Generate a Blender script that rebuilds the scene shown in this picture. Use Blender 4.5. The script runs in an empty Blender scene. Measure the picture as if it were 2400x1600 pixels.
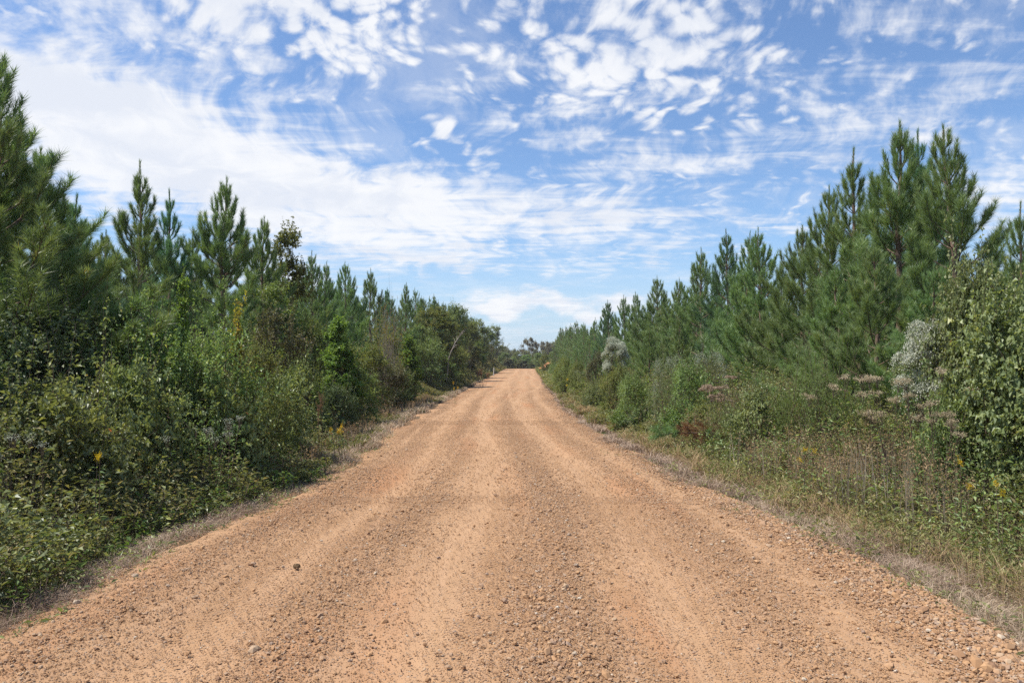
import bpy, math
import numpy as np
from mathutils import Vector

R = math.radians
S = bpy.context.scene
COL = S.collection
PI = math.pi

# ------------------------------------------------------------------ camera
cam_d = bpy.data.cameras.new('camera')
cam = bpy.data.objects.new('camera', cam_d)
COL.objects.link(cam)
cam.location = (0, 0, 1.6)
cam.rotation_euler = (R(90 + 1.754), 0, 0)
cam_d.lens = 27.0
cam_d.sensor_width = 36
cam_d.clip_start = 0.1
cam_d.clip_end = 6000
S.camera = cam

# ------------------------------------------------------------------ sun, view
SUN_EL, SUN_AZ = R(60), R(-97)          # azimuth from +Y towards +X
sd = Vector((math.sin(SUN_AZ) * math.cos(SUN_EL), math.cos(SUN_AZ) * math.cos(SUN_EL), math.sin(SUN_EL)))
sun_d = bpy.data.lights.new('sun', 'SUN')
sun_d.energy = 4.8
sun_d.angle = R(0.6)
sun_d.color = (1.0, 0.955, 0.89)
sun = bpy.data.objects.new('sun', sun_d)
COL.objects.link(sun)
sun.rotation_euler = sd.to_track_quat('Z', 'Y').to_euler()
S.view_settings.view_transform = 'Standard'
S.view_settings.look = 'None'
S.view_settings.gamma = 1
S.view_settings.use_curve_mapping = False
S.view_settings.exposure = 0.52
S.render.engine = 'CYCLES'
S.cycles.max_bounces = 6
S.cycles.diffuse_bounces = 4
S.cycles.glossy_bounces = 2
S.cycles.transmission_bounces = 3
S.cycles.transparent_max_bounces = 4
S.cycles.use_denoising = False


# ------------------------------------------------------------------ node helpers
class NT:
    def __init__(s, nt):
        s.nt = nt

    def n(s, kind, **kw):
        nd = s.nt.nodes.new(kind)
        for k, v in kw.items():
            setattr(nd, k, v)
        return nd

    def put(s, sock, v):
        if hasattr(v, 'is_output') or isinstance(v, bpy.types.NodeSocket):
            s.nt.links.new(v, sock)
        else:
            if sock.type == 'RGBA' and len(v) == 3:
                v = (*v, 1)
            sock.default_value = v

    def math(s, op, a, b=0.0, c=0.0, clamp=False):
        nd = s.n('ShaderNodeMath', operation=op, use_clamp=clamp)
        s.put(nd.inputs[0], a); s.put(nd.inputs[1], b); s.put(nd.inputs[2], c)
        return nd.outputs[0]

    def vmath(s, op, a, b=(0, 0, 0)):
        nd = s.n('ShaderNodeVectorMath', operation=op)
        s.put(nd.inputs[0], a)
        if op == 'SCALE':
            s.put(nd.inputs[3], b)
        else:
            s.put(nd.inputs[1], b)
        return nd.outputs['Value'] if op in ('LENGTH', 'DOT_PRODUCT') else nd.outputs[0]

    def mapping(s, v, loc=(0, 0, 0), rot=(0, 0, 0), scale=(1, 1, 1), t='POINT'):
        nd = s.n('ShaderNodeMapping', vector_type=t)
        s.put(nd.inputs['Vector'], v)
        nd.inputs['Location'].default_value = loc
        nd.inputs['Rotation'].default_value = rot
        nd.inputs['Scale'].default_value = scale
        return nd.outputs[0]

    def noise(s, v, scale, detail=2, rough=.5, dist=0.0, lac=2.0, out=0, dim='3D'):
        nd = s.n('ShaderNodeTexNoise', noise_dimensions=dim)
        s.put(nd.inputs['Vector'], v)
        s.put(nd.inputs['Scale'], scale)
        nd.inputs['Detail'].default_value = detail
        nd.inputs['Roughness'].default_value = rough
        nd.inputs['Lacunarity'].default_value = lac
        nd.inputs['Distortion'].default_value = dist
        return nd.outputs[out]

    def voro(s, v, scale, feat='F1', out='Distance', rnd=1.0):
        nd = s.n('ShaderNodeTexVoronoi', feature=feat, voronoi_dimensions='2D')
        s.put(nd.inputs['Vector'], v)
        nd.inputs['Scale'].default_value = scale
        nd.inputs['Randomness'].default_value = rnd
        return nd.outputs[out]

    def remap(s, v, a, b, c=0.0, d=1.0, smooth=True):
        nd = s.n('ShaderNodeMapRange', interpolation_type='SMOOTHSTEP' if smooth else 'LINEAR')
        s.put(nd.inputs[0], v)
        for i, q in enumerate((a, b, c, d)):
            s.put(nd.inputs[1 + i], q)
        return nd.outputs[0]

    def mix(s, f, a, b, blend='MIX'):
        nd = s.n('ShaderNodeMix', data_type='RGBA', blend_type=blend, clamp_factor=True)
        s.put(nd.inputs[0], f); s.put(nd.inputs[6], a); s.put(nd.inputs[7], b)
        return nd.outputs[2]

    def ramp(s, f, stops, interp='LINEAR'):
        nd = s.n('ShaderNodeValToRGB')
        cr = nd.color_ramp
        cr.interpolation = interp
        while len(cr.elements) < len(stops):
            cr.elements.new(0.5)
        for e, (p, c) in zip(cr.elements, stops):
            e.position = p
            e.color = (*c, 1)
        s.put(nd.inputs[0], f)
        return nd.outputs[0]


# ------------------------------------------------------------------ world: sky and clouds
world = bpy.data.worlds.new('World')
S.world = world
world.use_nodes = True
world.node_tree.nodes.clear()
W = NT(world.node_tree)
sky = W.n('ShaderNodeTexSky', sky_type='NISHITA')
sky.sun_disc = False
sky.sun_elevation = SUN_EL
sky.sun_rotation = SUN_AZ
sky.air_density = 1.0
sky.dust_density = 0.6
sky.ozone_density = 2.0
sky.altitude = 100
dirv = W.n('ShaderNodeTexCoord').outputs['Generated']
sep = W.n('ShaderNodeSeparateXYZ'); W.put(sep.inputs[0], dirv)
dx, dy, dz = sep.outputs
az = W.math('ARCTAN2', dx, dy)
el = W.math('ARCSINE', dz)
cmb = W.n('ShaderNodeCombineXYZ'); W.put(cmb.inputs[0], az); W.put(cmb.inputs[1], el)
ae = cmb.outputs[0]
zz = W.math('MAXIMUM', W.math('ADD', dz, 0.03), 0.02)
cmb2 = W.n('ShaderNodeCombineXYZ')
W.put(cmb2.inputs[0], W.math('DIVIDE', dx, zz)); W.put(cmb2.inputs[1], W.math('DIVIDE', dy, zz))
pl = cmb2.outputs[0]                    # position on a level cloud layer one unit up
warp = W.vmath('SCALE', W.vmath('SUBTRACT', W.noise(pl, 1.3, 2, out=1, dim='2D'), (.5, .5, .5)), .28)
plw = W.vmath('ADD', pl, warp)
warp2 = W.vmath('SCALE', W.noise(pl, 5.5, 1, out=1, dim='2D'), .11)
aew = W.vmath('ADD', ae, W.vmath('SCALE', W.vmath('SUBTRACT', W.noise(ae, 7, 3, .6, out=1, dim='2D'), (.5, .5, .5)), .085))


def blob(px, py, wx, wy, rot, wt, soft=0.0):
    """a cloud bank: bearing and elevation of its middle, its half-widths, its tilt"""
    a0, e0 = math.atan((px - 1176) / 1764), math.atan((838 - py) / 1764)
    l = W.vmath('LENGTH', W.mapping(aew, (a0, e0, 0), (0, 0, R(rot)), (wx / 1764, wy / 1764, 1), 'TEXTURE'))
    return W.remap(l, 1.0, soft, 0.0, wt)


def msum(lst):
    t = lst[0]
    for b in lst[1:]:
        t = W.math('ADD', t, b)
    return t


puff = msum([
    blob(560, 30, 460, 210, -14, .78), blob(820, 90, 230, 120, -20, .36), blob(330, -60, 420, 140, -8, .5), blob(940, 10, 220, 90, -5, .45),
    blob(1430, 110, 430, 260, -12, .60), blob(1330, 190, 260, 130, -18, .2), blob(1560, 30, 330, 150, 0, .2), blob(1070, 100, 120, 55, 0, .50),
    blob(1740, 110, 330, 190, -5, .14), blob(1000, 280, 80, 50, -30, .62), blob(1080, 340, 100, 50, -40, .5), blob(2240, 100, 260, 130, 0, .08),
    blob(1400, 692, 260, 56, 3, .74), blob(1180, 692, 240, 58, 8, .80), blob(1280, 715, 420, 34, 0, .4), blob(1700, 230, 300, 120, 0, .1),
])
band = msum([
    blob(230, 360, 620, 230, -20, .76), blob(640, 420, 640, 190, -14, .74), blob(1100, 480, 640, 130, -6, .6), blob(60, 260, 300, 150, -18, .25),
    blob(1500, 510, 480, 60, -3, .35), blob(1350, 320, 420, 150, -12, .36), blob(1500, 595, 300, 44, 0, .42), blob(1800, 380, 560, 110, 5, .36),
    blob(2200, 290, 460, 110, 12, .28), blob(850, 570, 480, 70, -8, .5), blob(130, 60, 330, 100, -18, .42), blob(1080, 610, 400, 40, 0, .3),
    blob(1930, 170, 460, 230, 0, .26), blob(2330, 500, 400, 130, 0, .3), blob(620, 640, 420, 80, -6, .55), blob(1900, 560, 340, 50, -5, .3),
    blob(-700, 500, 800, 400, 0, .6), blob(3300, 500, 800, 300, 0, .5), blob(450, 170, 560, 90, -20, .34), blob(1250, 760, 500, 40, 0, .3), blob(640, 60, 520, 200, -14, .3), blob(1450, 120, 560, 260, -10, .26),
])
pz = W.vmath('ADD', W.mapping(ae, scale=(2.7, 3.7, 1)), warp)      # higher, rounder cloudlets: bearing and elevation
n_puff = W.noise(pz, 9.0, 5, .58, .25, dim='2D')
n_big = W.noise(plw, 1.1, 2, .55, dim='2D')
cell = W.voro(W.vmath('ADD', pz, warp2), 13.0)
n_puff2 = W.math('SUBTRACT', W.math('MULTIPLY_ADD', n_puff, .9, .30), W.math('MULTIPLY', cell, .50))
st = W.mapping(plw, (0, 0, 0), (0, 0, R(24)), (1.2, 3.4, 1))
n_str = W.noise(st, 1.6, 5, .56, .3, dim='2D')
n_fine = W.noise(W.mapping(pz, (0, 0, 0), (0, 0, R(30)), (2.2, 1.5, 1)), 4, 4, .62, dim='2D')
far_puff = W.noise(W.mapping(ae, scale=(1, 2.2, 1)), 17, 5, .6, .2, dim='2D')
lowk = W.remap(el, .06, .15)
n_puff3 = W.math('ADD', W.math('MULTIPLY', n_puff2, lowk), W.math('MULTIPLY', far_puff, W.math('SUBTRACT', 1, lowk)))
d1 = W.remap(W.math('ADD', puff, W.math('MULTIPLY', W.math('SUBTRACT', n_puff3, .5), 1.9)), .22, .98, 0, .95)
n_b = W.math('ADD', W.math('MULTIPLY', W.math('SUBTRACT', n_str, .5), .95), W.math('MULTIPLY', W.math('SUBTRACT', n_fine, .5), .9))
d2 = W.remap(W.math('ADD', band, n_b), .13, .82, 0, .94)
veil = W.remap(W.math('ADD', n_big, W.math('MULTIPLY', n_fine, .8)), .8, 1.2, 0, .2)
dens = W.math('SUBTRACT', 1, W.math('MULTIPLY', W.math('MULTIPLY', W.math('SUBTRACT', 1, d1), W.math('SUBTRACT', 1, d2)), W.math('SUBTRACT', 1, veil)))
shade = W.remap(W.math('ADD', n_big, W.math('MULTIPLY', n_puff, .8)), .65, 1.1)
cloud_col = W.mix(shade, (8.1, 8.45, 9.2), (9.5, 9.6, 9.85))
skyc = W.mix(1.0, sky.outputs[0], (1.22, 1.40, 1.62), 'MULTIPLY')
skyc = W.mix(W.remap(el, .16, -.01, 0, .85, False), skyc, (5.4, 6.9, 8.9))
fin = W.mix(dens, skyc, cloud_col)
bg = W.n('ShaderNodeBackground'); W.put(bg.inputs[0], fin); bg.inputs[1].default_value = 0.072
wo = W.n('ShaderNodeOutputWorld'); world.node_tree.links.new(bg.outputs[0], wo.inputs[0])

HAZE = .00025
SKYONLY = False


# ------------------------------------------------------------------ materials
def newmat(name):
    m = bpy.data.materials.new(name)
    m.use_nodes = True
    m.node_tree.nodes.clear()
    return m, NT(m.node_tree)


def finish(m, T, shader):
    o = T.n('ShaderNodeOutputMaterial')
    T.nt.links.new(shader, o.inputs[0])
    return m


def principled(T, col, rough=.8, spec=.3, bump=None):
    p = T.n('ShaderNodeBsdfPrincipled')
    T.put(p.inputs['Base Color'], col)
    T.put(p.inputs['Roughness'], rough)
    p.inputs['Specular IOR Level'].default_value = spec
    if bump is not None:
        T.put(p.inputs['Normal'], bump)
    return p.outputs[0]


LIFT = {k: 2.0 for k in ('pine_needles',  'bluish_pine_needles', 'green_leaves', 'dark_green_leaves', 'olive_leaves', 'reddish_brown_leaves', 'bramble_leaves', 'far_tree_leaves', 'far_brown_leaves')}
LIFT['far_tree_leaves'] = 2.4
LIFT.update({'pine_needles': 2.8, 'bluish_pine_needles': 2.7, 'light_green_leaves': 1.5, 'yellowing_leaves': 1.1, 'sweetgum_leaves': 2.1, 'pale_sage_leaves': 1.3, 'weed_leaves': 1.65, 'bright_weed_leaves': 1.3, 'green_grass': 1.3, 'dark_green_leaves': 3.2, 'green_leaves': 2.75, 'bramble_leaves': 3.0, 'olive_leaves': 2.3, 'feathery_leaves': 1.15, 'dry_grass': 1.5, 'seed_heads': 1.25, 'far_brown_leaves': 1.7})


def leafmat(name, stops, trans=.3, rough=.5, spec=.35, vary=.22, tint=(1.25, 1.2, .55), gain=1.0):
    gain *= LIFT.get(name, 1.0)
    m, T = newmat(name)
    g = T.n('ShaderNodeNewGeometry')
    oi = T.n('ShaderNodeObjectInfo')
    cn = T.noise(T.n('ShaderNodeTexCoord').outputs['Object'], 1.7, 2)
    rv = T.math('ADD', T.math('MULTIPLY', g.outputs['Random Per Island'], .62), T.remap(cn, .3, .7, 0, .38, False))
    c = T.ramp(rv, [(p, tuple(gain * q for q in col)) for p, col in stops])
    k = T.math('MULTIPLY_ADD', oi.outputs['Random'], vary * 2, 1 - vary)
    h = T.n('ShaderNodeHueSaturation')
    T.put(h.inputs['Color'], c)
    T.put(h.inputs['Hue'], T.math('MULTIPLY_ADD', oi.outputs['Random'], .03, .485))
    h.inputs['Saturation'].default_value = 1.0
    T.put(h.inputs['Value'], k)
    c = h.outputs[0]
    p = principled(T, c, rough, spec)
    trans = trans + .08
    tr = T.n('ShaderNodeBsdfTranslucent')
    T.put(tr.inputs[0], T.mix(1.0, c, tint, 'MULTIPLY'))
    mx = T.n('ShaderNodeMixShader')
    mx.inputs[0].default_value = trans
    T.nt.links.new(p, mx.inputs[1]); T.nt.links.new(tr.outputs[0], mx.inputs[2])
    return finish(m, T, mx.outputs[0])


G = {}
G['needle'] = leafmat('pine_needles', [(0, (.024, .043, .018)), (.45, (.051, .078, .029)), (.8, (.082, .110, .040)), (.93, (.10, .125, .05)), (1, (.16, .105, .05))], .25, .42, .45, .12, gain=1.15)
G['needle_blue'] = leafmat('bluish_pine_needles', [(0, (.022, .050, .028)), (.5, (.040, .076, .036)), (.92, (.060, .102, .044)), (1, (.15, .10, .05))], .22, .42, .45, .12, gain=1.15)
G['needle_dead'] = leafmat('dead_needles', [(0, (.13, .055, .035)), (.6, (.20, .09, .05)), (1, (.28, .15, .09))], .15, .7, .1)
G['leaf_mid'] = leafmat('green_leaves', [(0, (.028, .045, .016)), (.5, (.060, .085, .027)), (.85, (.098, .122, .040)), (.965, (.14, .15, .045)), (1, (.22, .12, .04))], .28, .45, .5, gain=1.1)
G['leaf_dark'] = leafmat('dark_green_leaves', [(0, (.018, .032, .014)), (.6, (.038, .056, .024)), (.95, (.065, .085, .033)), (1, (.13, .08, .04))], .2, .5, .4)
G['leaf_lime'] = leafmat('light_green_leaves', [(0, (.060, .105, .024)), (.5, (.105, .165, .038)), (.9, (.16, .21, .05)), (1, (.24, .21, .06))], .38, .5, .35)
G['leaf_olive'] = leafmat('olive_leaves', [(0, (.045, .062, .02)), (.5, (.085, .100, .032)), (.85, (.13, .13, .045)), (1, (.22, .15, .06))], .3, .55, .3)
G['leaf_brown'] = leafmat('reddish_brown_leaves', [(0, (.042, .042, .022)), (.4, (.072, .064, .036)), (.7, (.066, .075, .031)), (1, (.15, .11, .075))], .22, .55, .35)
G['leaf_pale'] = leafmat('pale_sage_leaves', [(0, (.10, .13, .06)), (.5, (.17, .20, .10)), (.9, (.24, .26, .14)), (1, (.3, .28, .16))], .3, .55, .3)
G['leaf_maple'] = leafmat('sweetgum_leaves', [(0, (.052, .070, .028)), (.5, (.10, .120, .050)), (.88, (.16, .175, .080)), (.96, (.22, .21, .09)), (1, (.36, .17, .07))], .32, .45, .45)
G['leaf_feather'] = leafmat('feathery_leaves', [(0, (.07, .10, .03)), (.5, (.12, .155, .05)), (1, (.20, .22, .09))], .35, .6, .2)
G['leaf_far'] = leafmat('far_tree_leaves', [(0, (.055, .065, .038)), (.5, (.085, .095, .052)), (1, (.15, .125, .075))], .25, .6, .2)
G['leaf_far_brown'] = leafmat('far_brown_leaves', [(0, (.07, .07, .045)), (.5, (.115, .10, .062)), (1, (.17, .13, .08))], .25, .6, .2)
G['leaf_yellow'] = leafmat('yellowing_leaves', [(0, (.14, .16, .035)), (.5, (.28, .26, .05)), (1, (.42, .26, .07))], .38, .5, .3)
G['bramble'] = leafmat('bramble_leaves', [(0, (.032, .045, .020)), (.4, (.062, .078, .030)), (.75, (.098, .115, .046)), (.93, (.15, .16, .055)), (.97, (.2, .2, .06)), (1, (.26, .10, .05))], .26, .45, .5)
G['weed'] = leafmat('weed_leaves', [(0, (.066, .074, .028)), (.35, (.105, .115, .042)), (.65, (.16, .155, .065)), (.85, (.21, .18, .10)), (1, (.25, .18, .11))], .3, .55, .3)
G['weed_bright'] = leafmat('bright_weed_leaves', [(0, (.055, .10, .026)), (.6, (.10, .16, .04)), (1, (.18, .22, .06))], .32, .5, .35)
G['dry'] = leafmat('dry_grass', [(0, (.16, .115, .075)), (.5, (.27, .205, .145)), (.85, (.38, .30, .22)), (1, (.5, .42, .33))], .2, .7, .15, tint=(1.1, 1, .9))
G['seed'] = leafmat('seed_heads', [(0, (.17, .105, .06)), (.6, (.27, .18, .105)), (1, (.36, .27, .17))], .25, .7, .1, tint=(1.1, 1, .9))
G['grass'] = leafmat('green_grass', [(0, (.055, .085, .025)), (.6, (.11, .14, .045)), (1, (.22, .20, .10))], .3, .5, .3)
G['white_fl'] = leafmat('white_flowers', [(0, (.28, .32, .22)), (.5, (.52, .54, .42)), (1, (.75, .75, .66))], .25, .7, .1, .05, tint=(1, 1, .9))
G['pink_fl'] = leafmat('faded_pink_flowers', [(0, (.26, .20, .13)), (.5, (.44, .35, .235)), (1, (.58, .48, .35))], .2, .8, .1, .05, tint=(1, .95, .9))
G['gold_fl'] = leafmat('golden_flowers', [(0, (.62, .44, .02)), (1, (.80, .64, .05))], .3, .6, .2, .05, tint=(1, .9, .3))


def woodmat(name, c1, c2, sc=30, rough=.85):
    m, T = newmat(name)
    co = T.n('ShaderNodeTexCoord').outputs['Object']
    n = T.noise(T.mapping(co, scale=(1, 1, .25)), sc, 5, .65)
    c = T.mix(T.remap(n, .35, .65), c1, c2)
    b = T.n('ShaderNodeBump'); b.inputs['Strength'].default_value = .6; b.inputs['Distance'].default_value = .01
    T.put(b.inputs['Height'], n)
    return finish(m, T, principled(T, c, rough, .2, b.outputs[0]))


G['bark'] = woodmat('pine_bark', (.10, .065, .048), (.24, .165, .12))
G['twig'] = woodmat('brown_twigs', (.075, .052, .038), (.17, .125, .09), 60)
G['grey_twig'] = woodmat('grey_twigs', (.20, .165, .14), (.34, .29, .25), 60)
G['post'] = woodmat('weathered_post', (.42, .40, .37), (.62, .60, .56), 20)


RD = .65


def rc(c):
    return (RD * c[0] * 1.04, RD * c[1], RD * c[2] * .94)


def road_material():
    m, T = newmat('gravel_road_surface')
    co = T.n('ShaderNodeTexCoord').outputs['Object']
    sp = T.n('ShaderNodeSeparateXYZ'); T.put(sp.inputs[0], co)
    # long streaks of fine sand where wheels run, coarser gravel in between
    strk = T.noise(T.mapping(co, scale=(1, .045, 1)), 2.6, 4, .55, .5)
    strk2 = T.noise(T.mapping(co, scale=(1, .03, 1)), 9, 3, .6, .8)
    patch = T.noise(co, .9, 5, .6)
    att = T.n('ShaderNodeAttribute'); att.attribute_name = 'coarse'
    sand = T.mix(T.remap(patch, .3, .7), rc((.46, .275, .150)), rc((.56, .345, .195)))
    sand = T.mix(T.remap(strk2, .4, .7, 0, .55), sand, rc((.62, .40, .25)))
    red = T.mix(T.remap(T.noise(T.mapping(co, scale=(1, .12, 1)), 1.3, 3), .5, .72, 0, .6), sand, rc((.56, .265, .125)))
    trk = T.n('ShaderNodeAttribute'); trk.attribute_name = 'track'
    red = T.mix(T.math('MULTIPLY', trk.outputs['Fac'], .5), red, rc((.66, .425, .255)))
    # individual small stones, as colour and as relief
    v1 = T.n('ShaderNodeTexVoronoi'); T.put(v1.inputs['Vector'], co); v1.inputs['Scale'].default_value = 120
    v2 = T.n('ShaderNodeTexVoronoi'); T.put(v2.inputs['Vector'], co); v2.inputs['Scale'].default_value = 52
    sx = T.n('ShaderNodeSeparateXYZ'); T.put(sx.inputs[0], v1.outputs['Color'])
    sy = T.n('ShaderNodeSeparateXYZ'); T.put(sy.inputs[0], v2.outputs['Color'])
    stops = [(0, rc((.25, .155, .10))), (.25, rc((.44, .26, .14))), (.5, rc((.60, .36, .19))), (.7, rc((.46, .32, .23))), (.86, rc((.58, .45, .34))), (.95, rc((.36, .25, .20))), (1, rc((.75, .66, .55)))]
    s1 = T.ramp(sx.outputs[0], stops)
    s2 = T.ramp(sy.outputs[0], stops)
    amt0 = T.math('ADD', att.outputs['Fac'], T.math('MULTIPLY', T.math('SUBTRACT', strk, .5), .8), clamp=True)
    amt = T.math('MULTIPLY', amt0, T.math('MULTIPLY_ADD', trk.outputs['Fac'], -.6, 1.0), clamp=True)
    k1 = T.math('MULTIPLY', T.remap(sx.outputs[1], T.math('SUBTRACT', .8, T.math('MULTIPLY', amt, .6)), 1.0), T.remap(v1.outputs['Distance'], .62, .35))
    k2 = T.math('MULTIPLY', T.remap(sy.outputs[1], T.math('SUBTRACT', .95, T.math('MULTIPLY', amt, .55)), 1.0), T.remap(v2.outputs['Distance'], .6, .4))
    c = T.mix(T.math('MULTIPLY', k1, .8), red, s1)
    c = T.mix(T.math('MULTIPLY', k2, .85), c, s2)
    c = T.mix(T.math('MULTIPLY', amt, .32), c, rc((.42, .26, .155)))
    hgt = T.math('ADD', T.math('MULTIPLY', k1, .5), T.math('MULTIPLY', k2, 1.2))
    hgt = T.math('ADD', hgt, T.math('MULTIPLY', T.noise(co, 130, 3, .7), .45))
    b = T.n('ShaderNodeBump'); b.inputs['Strength'].default_value = .9; b.inputs['Distance'].default_value = .009
    T.put(b.inputs['Height'], hgt)
    return finish(m, T, principled(T, c, .92, .15, b.outputs[0]))


def gravel_material():
    m, T = newmat('road_stones')
    g = T.n('ShaderNodeNewGeometry')
    c = T.ramp(g.outputs['Random Per Island'], [(0, rc((.30, .18, .115))), (.2, rc((.46, .27, .145))), (.45, rc((.60, .37, .20))), (.62, rc((.52, .33, .20))),
                                               (.76, rc((.44, .30, .21))), (.88, rc((.58, .43, .29))), (.95, rc((.36, .26, .21))), (.985, rc((.62, .52, .40))), (1, rc((.72, .66, .56)))])
    co = T.n('ShaderNodeTexCoord').outputs['Object']
    c = T.mix(T.remap(T.noise(co, 90, 3), .4, .7, 0, .35), c, rc((.58, .35, .19)))
    return finish(m, T, principled(T, c, .85, .2))


def soil_material():
    m, T = newmat('verge_soil')
    co = T.n('ShaderNodeTexCoord').outputs['Object']
    n = T.noise(co, 1.1, 6, .6)
    n2 = T.noise(co, 38, 5, .7)
    c = T.mix(T.remap(n, .35, .65), (.115, .085, .05), (.24, .145, .085))
    c = T.mix(T.remap(n2, .45, .65), c, (.13, .10, .055))
    b = T.n('ShaderNodeBump'); b.inputs['Strength'].default_value = 1; b.inputs['Distance'].default_value = .03
    T.put(b.inputs['Height'], n2)
    return finish(m, T, principled(T, c, .95, .1, b.outputs[0]))


def clay_material(name, a, bcol, sc=6):
    m, T = newmat(name)
    co = T.n('ShaderNodeTexCoord').outputs['Object']
    n = T.noise(co, sc, 6, .65)
    c = T.mix(T.remap(n, .35, .65), a, bcol)
    b = T.n('ShaderNodeBump'); b.inputs['Strength'].default_value = .8; b.inputs['Distance'].default_value = .3 / sc
    T.put(b.inputs['Height'], n)
    return finish(m, T, principled(T, c, .95, .1, b.outputs[0]))


G['road'] = road_material()
G['stone'] = gravel_material()
G['soil'] = soil_material()
G['clay'] = clay_material('red_clay', (.36, .14, .06), (.48, .23, .12))
G['clod'] = clay_material('dark_clod_dirt', (.085, .055, .03), (.20, .13, .07), 60)
G['orange_clod'] = clay_material('orange_clod_dirt', (.34, .18, .09), (.44, .27, .15), 30)


# ------------------------------------------------------------------ mesh helpers
def mesh_np(name, V, faces, mats, midx=None, smooth=False, attr=None):
    """V (n,3); faces: list of (m,k) index arrays; midx: material index of each list"""
    me = bpy.data.meshes.new(name)
    V = np.asarray(V, np.float32)
    faces = [np.asarray(f, np.int32) for f in faces if len(f)]
    me.vertices.add(len(V))
    me.vertices.foreach_set('co', V.ravel())
    tot = sum(f.size for f in faces)
    npoly = sum(len(f) for f in faces)
    me.loops.add(tot)
    me.loops.foreach_set('vertex_index', np.concatenate([f.ravel() for f in faces]))
    me.polygons.add(npoly)
    sizes = np.concatenate([np.full(len(f), f.shape[1], np.int32) for f in faces])
    starts = np.concatenate([[0], np.cumsum(sizes)[:-1]]).astype(np.int32)
    me.polygons.foreach_set('loop_start', starts)
    me.polygons.foreach_set('loop_total', sizes)
    for mt in mats:
        me.materials.append(mt)
    if midx:
        me.polygons.foreach_set('material_index', np.concatenate([np.full(len(f), i, np.int32) for f, i in zip(faces, midx)]))
    me.polygons.foreach_set('use_smooth', np.full(npoly, bool(smooth)))
    if attr:
        a = me.attributes.new(attr[0], 'FLOAT', 'POINT')
        a.data.foreach_set('value', np.asarray(attr[1], np.float32))
    me.update(calc_edges=True)
    return me


def link(name, me, parent=None):
    o = bpy.data.objects.new(name, me)
    COL.objects.link(o)
    if parent is not None:
        o.parent = parent
    return o


def tag(o, label=None, cat=None, group=None, kind=None):
    if label: o['label'] = label
    if cat: o['category'] = cat
    if group: o['group'] = group
    if kind: o['kind'] = kind
    return o


class Acc:
    def __init__(s):
        s.V, s.F, s.n = [], {}, 0

    def add(s, V, F):
        V = np.asarray(V, float); F = np.asarray(F)
        s.F.setdefault(F.shape[1], []).append(F + s.n)
        s.V.append(V); s.n += len(V)

    def tube(s, pts, rad, sides=5):
        pts = np.asarray(pts, float); n = len(pts)
        t = np.gradient(pts, axis=0); t /= np.linalg.norm(t, axis=1)[:, None] + 1e-9
        ref = np.array([0, 0, 1.]) if abs(t[0, 2]) < .8 else np.array([1., 0, 0])
        a = np.cross(t, ref); a /= np.linalg.norm(a, axis=1)[:, None] + 1e-9
        b = np.cross(t, a)
        ang = np.arange(sides) * 2 * PI / sides
        V = pts[:, None, :] + np.asarray(rad)[:, None, None] * (np.cos(ang)[None, :, None] * a[:, None, :] + np.sin(ang)[None, :, None] * b[:, None, :])
        i = np.arange(n - 1)[:, None] * sides; j = np.arange(sides)[None, :]; k = (j + 1) % sides
        F = np.stack([i + j, i + k, i + sides + k, i + sides + j], -1).reshape(-1, 4)
        s.add(V.reshape(-1, 3), F)

    def mesh(s, name, mat, smooth=True):
        return mesh_np(name, np.concatenate(s.V), [np.concatenate(f) for f in s.F.values()], [mat], smooth=smooth)


def unit(a):
    return a / (np.linalg.norm(a, axis=-1, keepdims=True) + 1e-9)


def leaf_geo(B, A, N, L, Wd, fold=.25):
    """rhombic folded leaves: base B, axis A, normal N, length L, width Wd"""
    n = len(B)
    A = unit(A)
    Sd = unit(np.cross(A, N)); N2 = np.cross(Sd, A)
    L = np.broadcast_to(L, (n,))[:, None]; Wd = np.broadcast_to(Wd, (n,))[:, None]
    m = B + A * L * .45
    V = np.stack([B, m + Sd * Wd / 2 + N2 * Wd * fold, B + A * L - N2 * L * .12, m - Sd * Wd / 2 + N2 * Wd * fold], 1)
    F = np.arange(n * 4).reshape(n, 4)
    return V.reshape(-1, 3), F


def hash2(ix, iy, seed):
    h = (ix.astype(np.int64) * 374761393 + iy.astype(np.int64) * 668265263 + seed * 982451653) & 0x7fffffff
    h = ((h ^ (h >> 13)) * 1274126177) & 0x7fffffff
    return ((h ^ (h >> 16)) & 0xffff) / 65535.0


def vnoise(x, y, seed=0):
    ix, iy = np.floor(x), np.floor(y)
    fx, fy = x - ix, y - iy
    fx = fx * fx * (3 - 2 * fx); fy = fy * fy * (3 - 2 * fy)
    a = hash2(ix, iy, seed); b = hash2(ix + 1, iy, seed); c = hash2(ix, iy + 1, seed); d = hash2(ix + 1, iy + 1, seed)
    return (a * (1 - fx) + b * fx) * (1 - fy) + (c * (1 - fx) + d * fx) * fy


def fbm(x, y, oct=4, seed=0):
    t = 0; amp = .5; s = 0
    for i in range(oct):
        t = t + amp * vnoise(x * 2 ** i, y * 2 ** i, seed + i * 17); s += amp; amp *= .5
    return t / s


# ------------------------------------------------------------------ the lie of the land
EY = [-40, 4, 6.4, 8.5, 11, 14, 18, 22, 29, 35, 54, 75, 100, 130, 156, 250, 400]
XL = [-3.2, -3.2, -3.28, -3.12, -2.88, -2.88, -3.05, -3.25, -3.4, -3.5, -3.55, -3.3, -2.85, -2.2, -1.6, 1.2, 6.5]
XR = [3.0, 3.08, 3.08, 2.85, 2.55, 2.36, 2.28, 2.2, 2.15, 2.3, 2.68, 3.1, 3.7, 4.3, 4.9, 7.5, 13]


def xc(y):
    return (np.interp(y, EY, XL) + np.interp(y, EY, XR)) / 2


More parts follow.
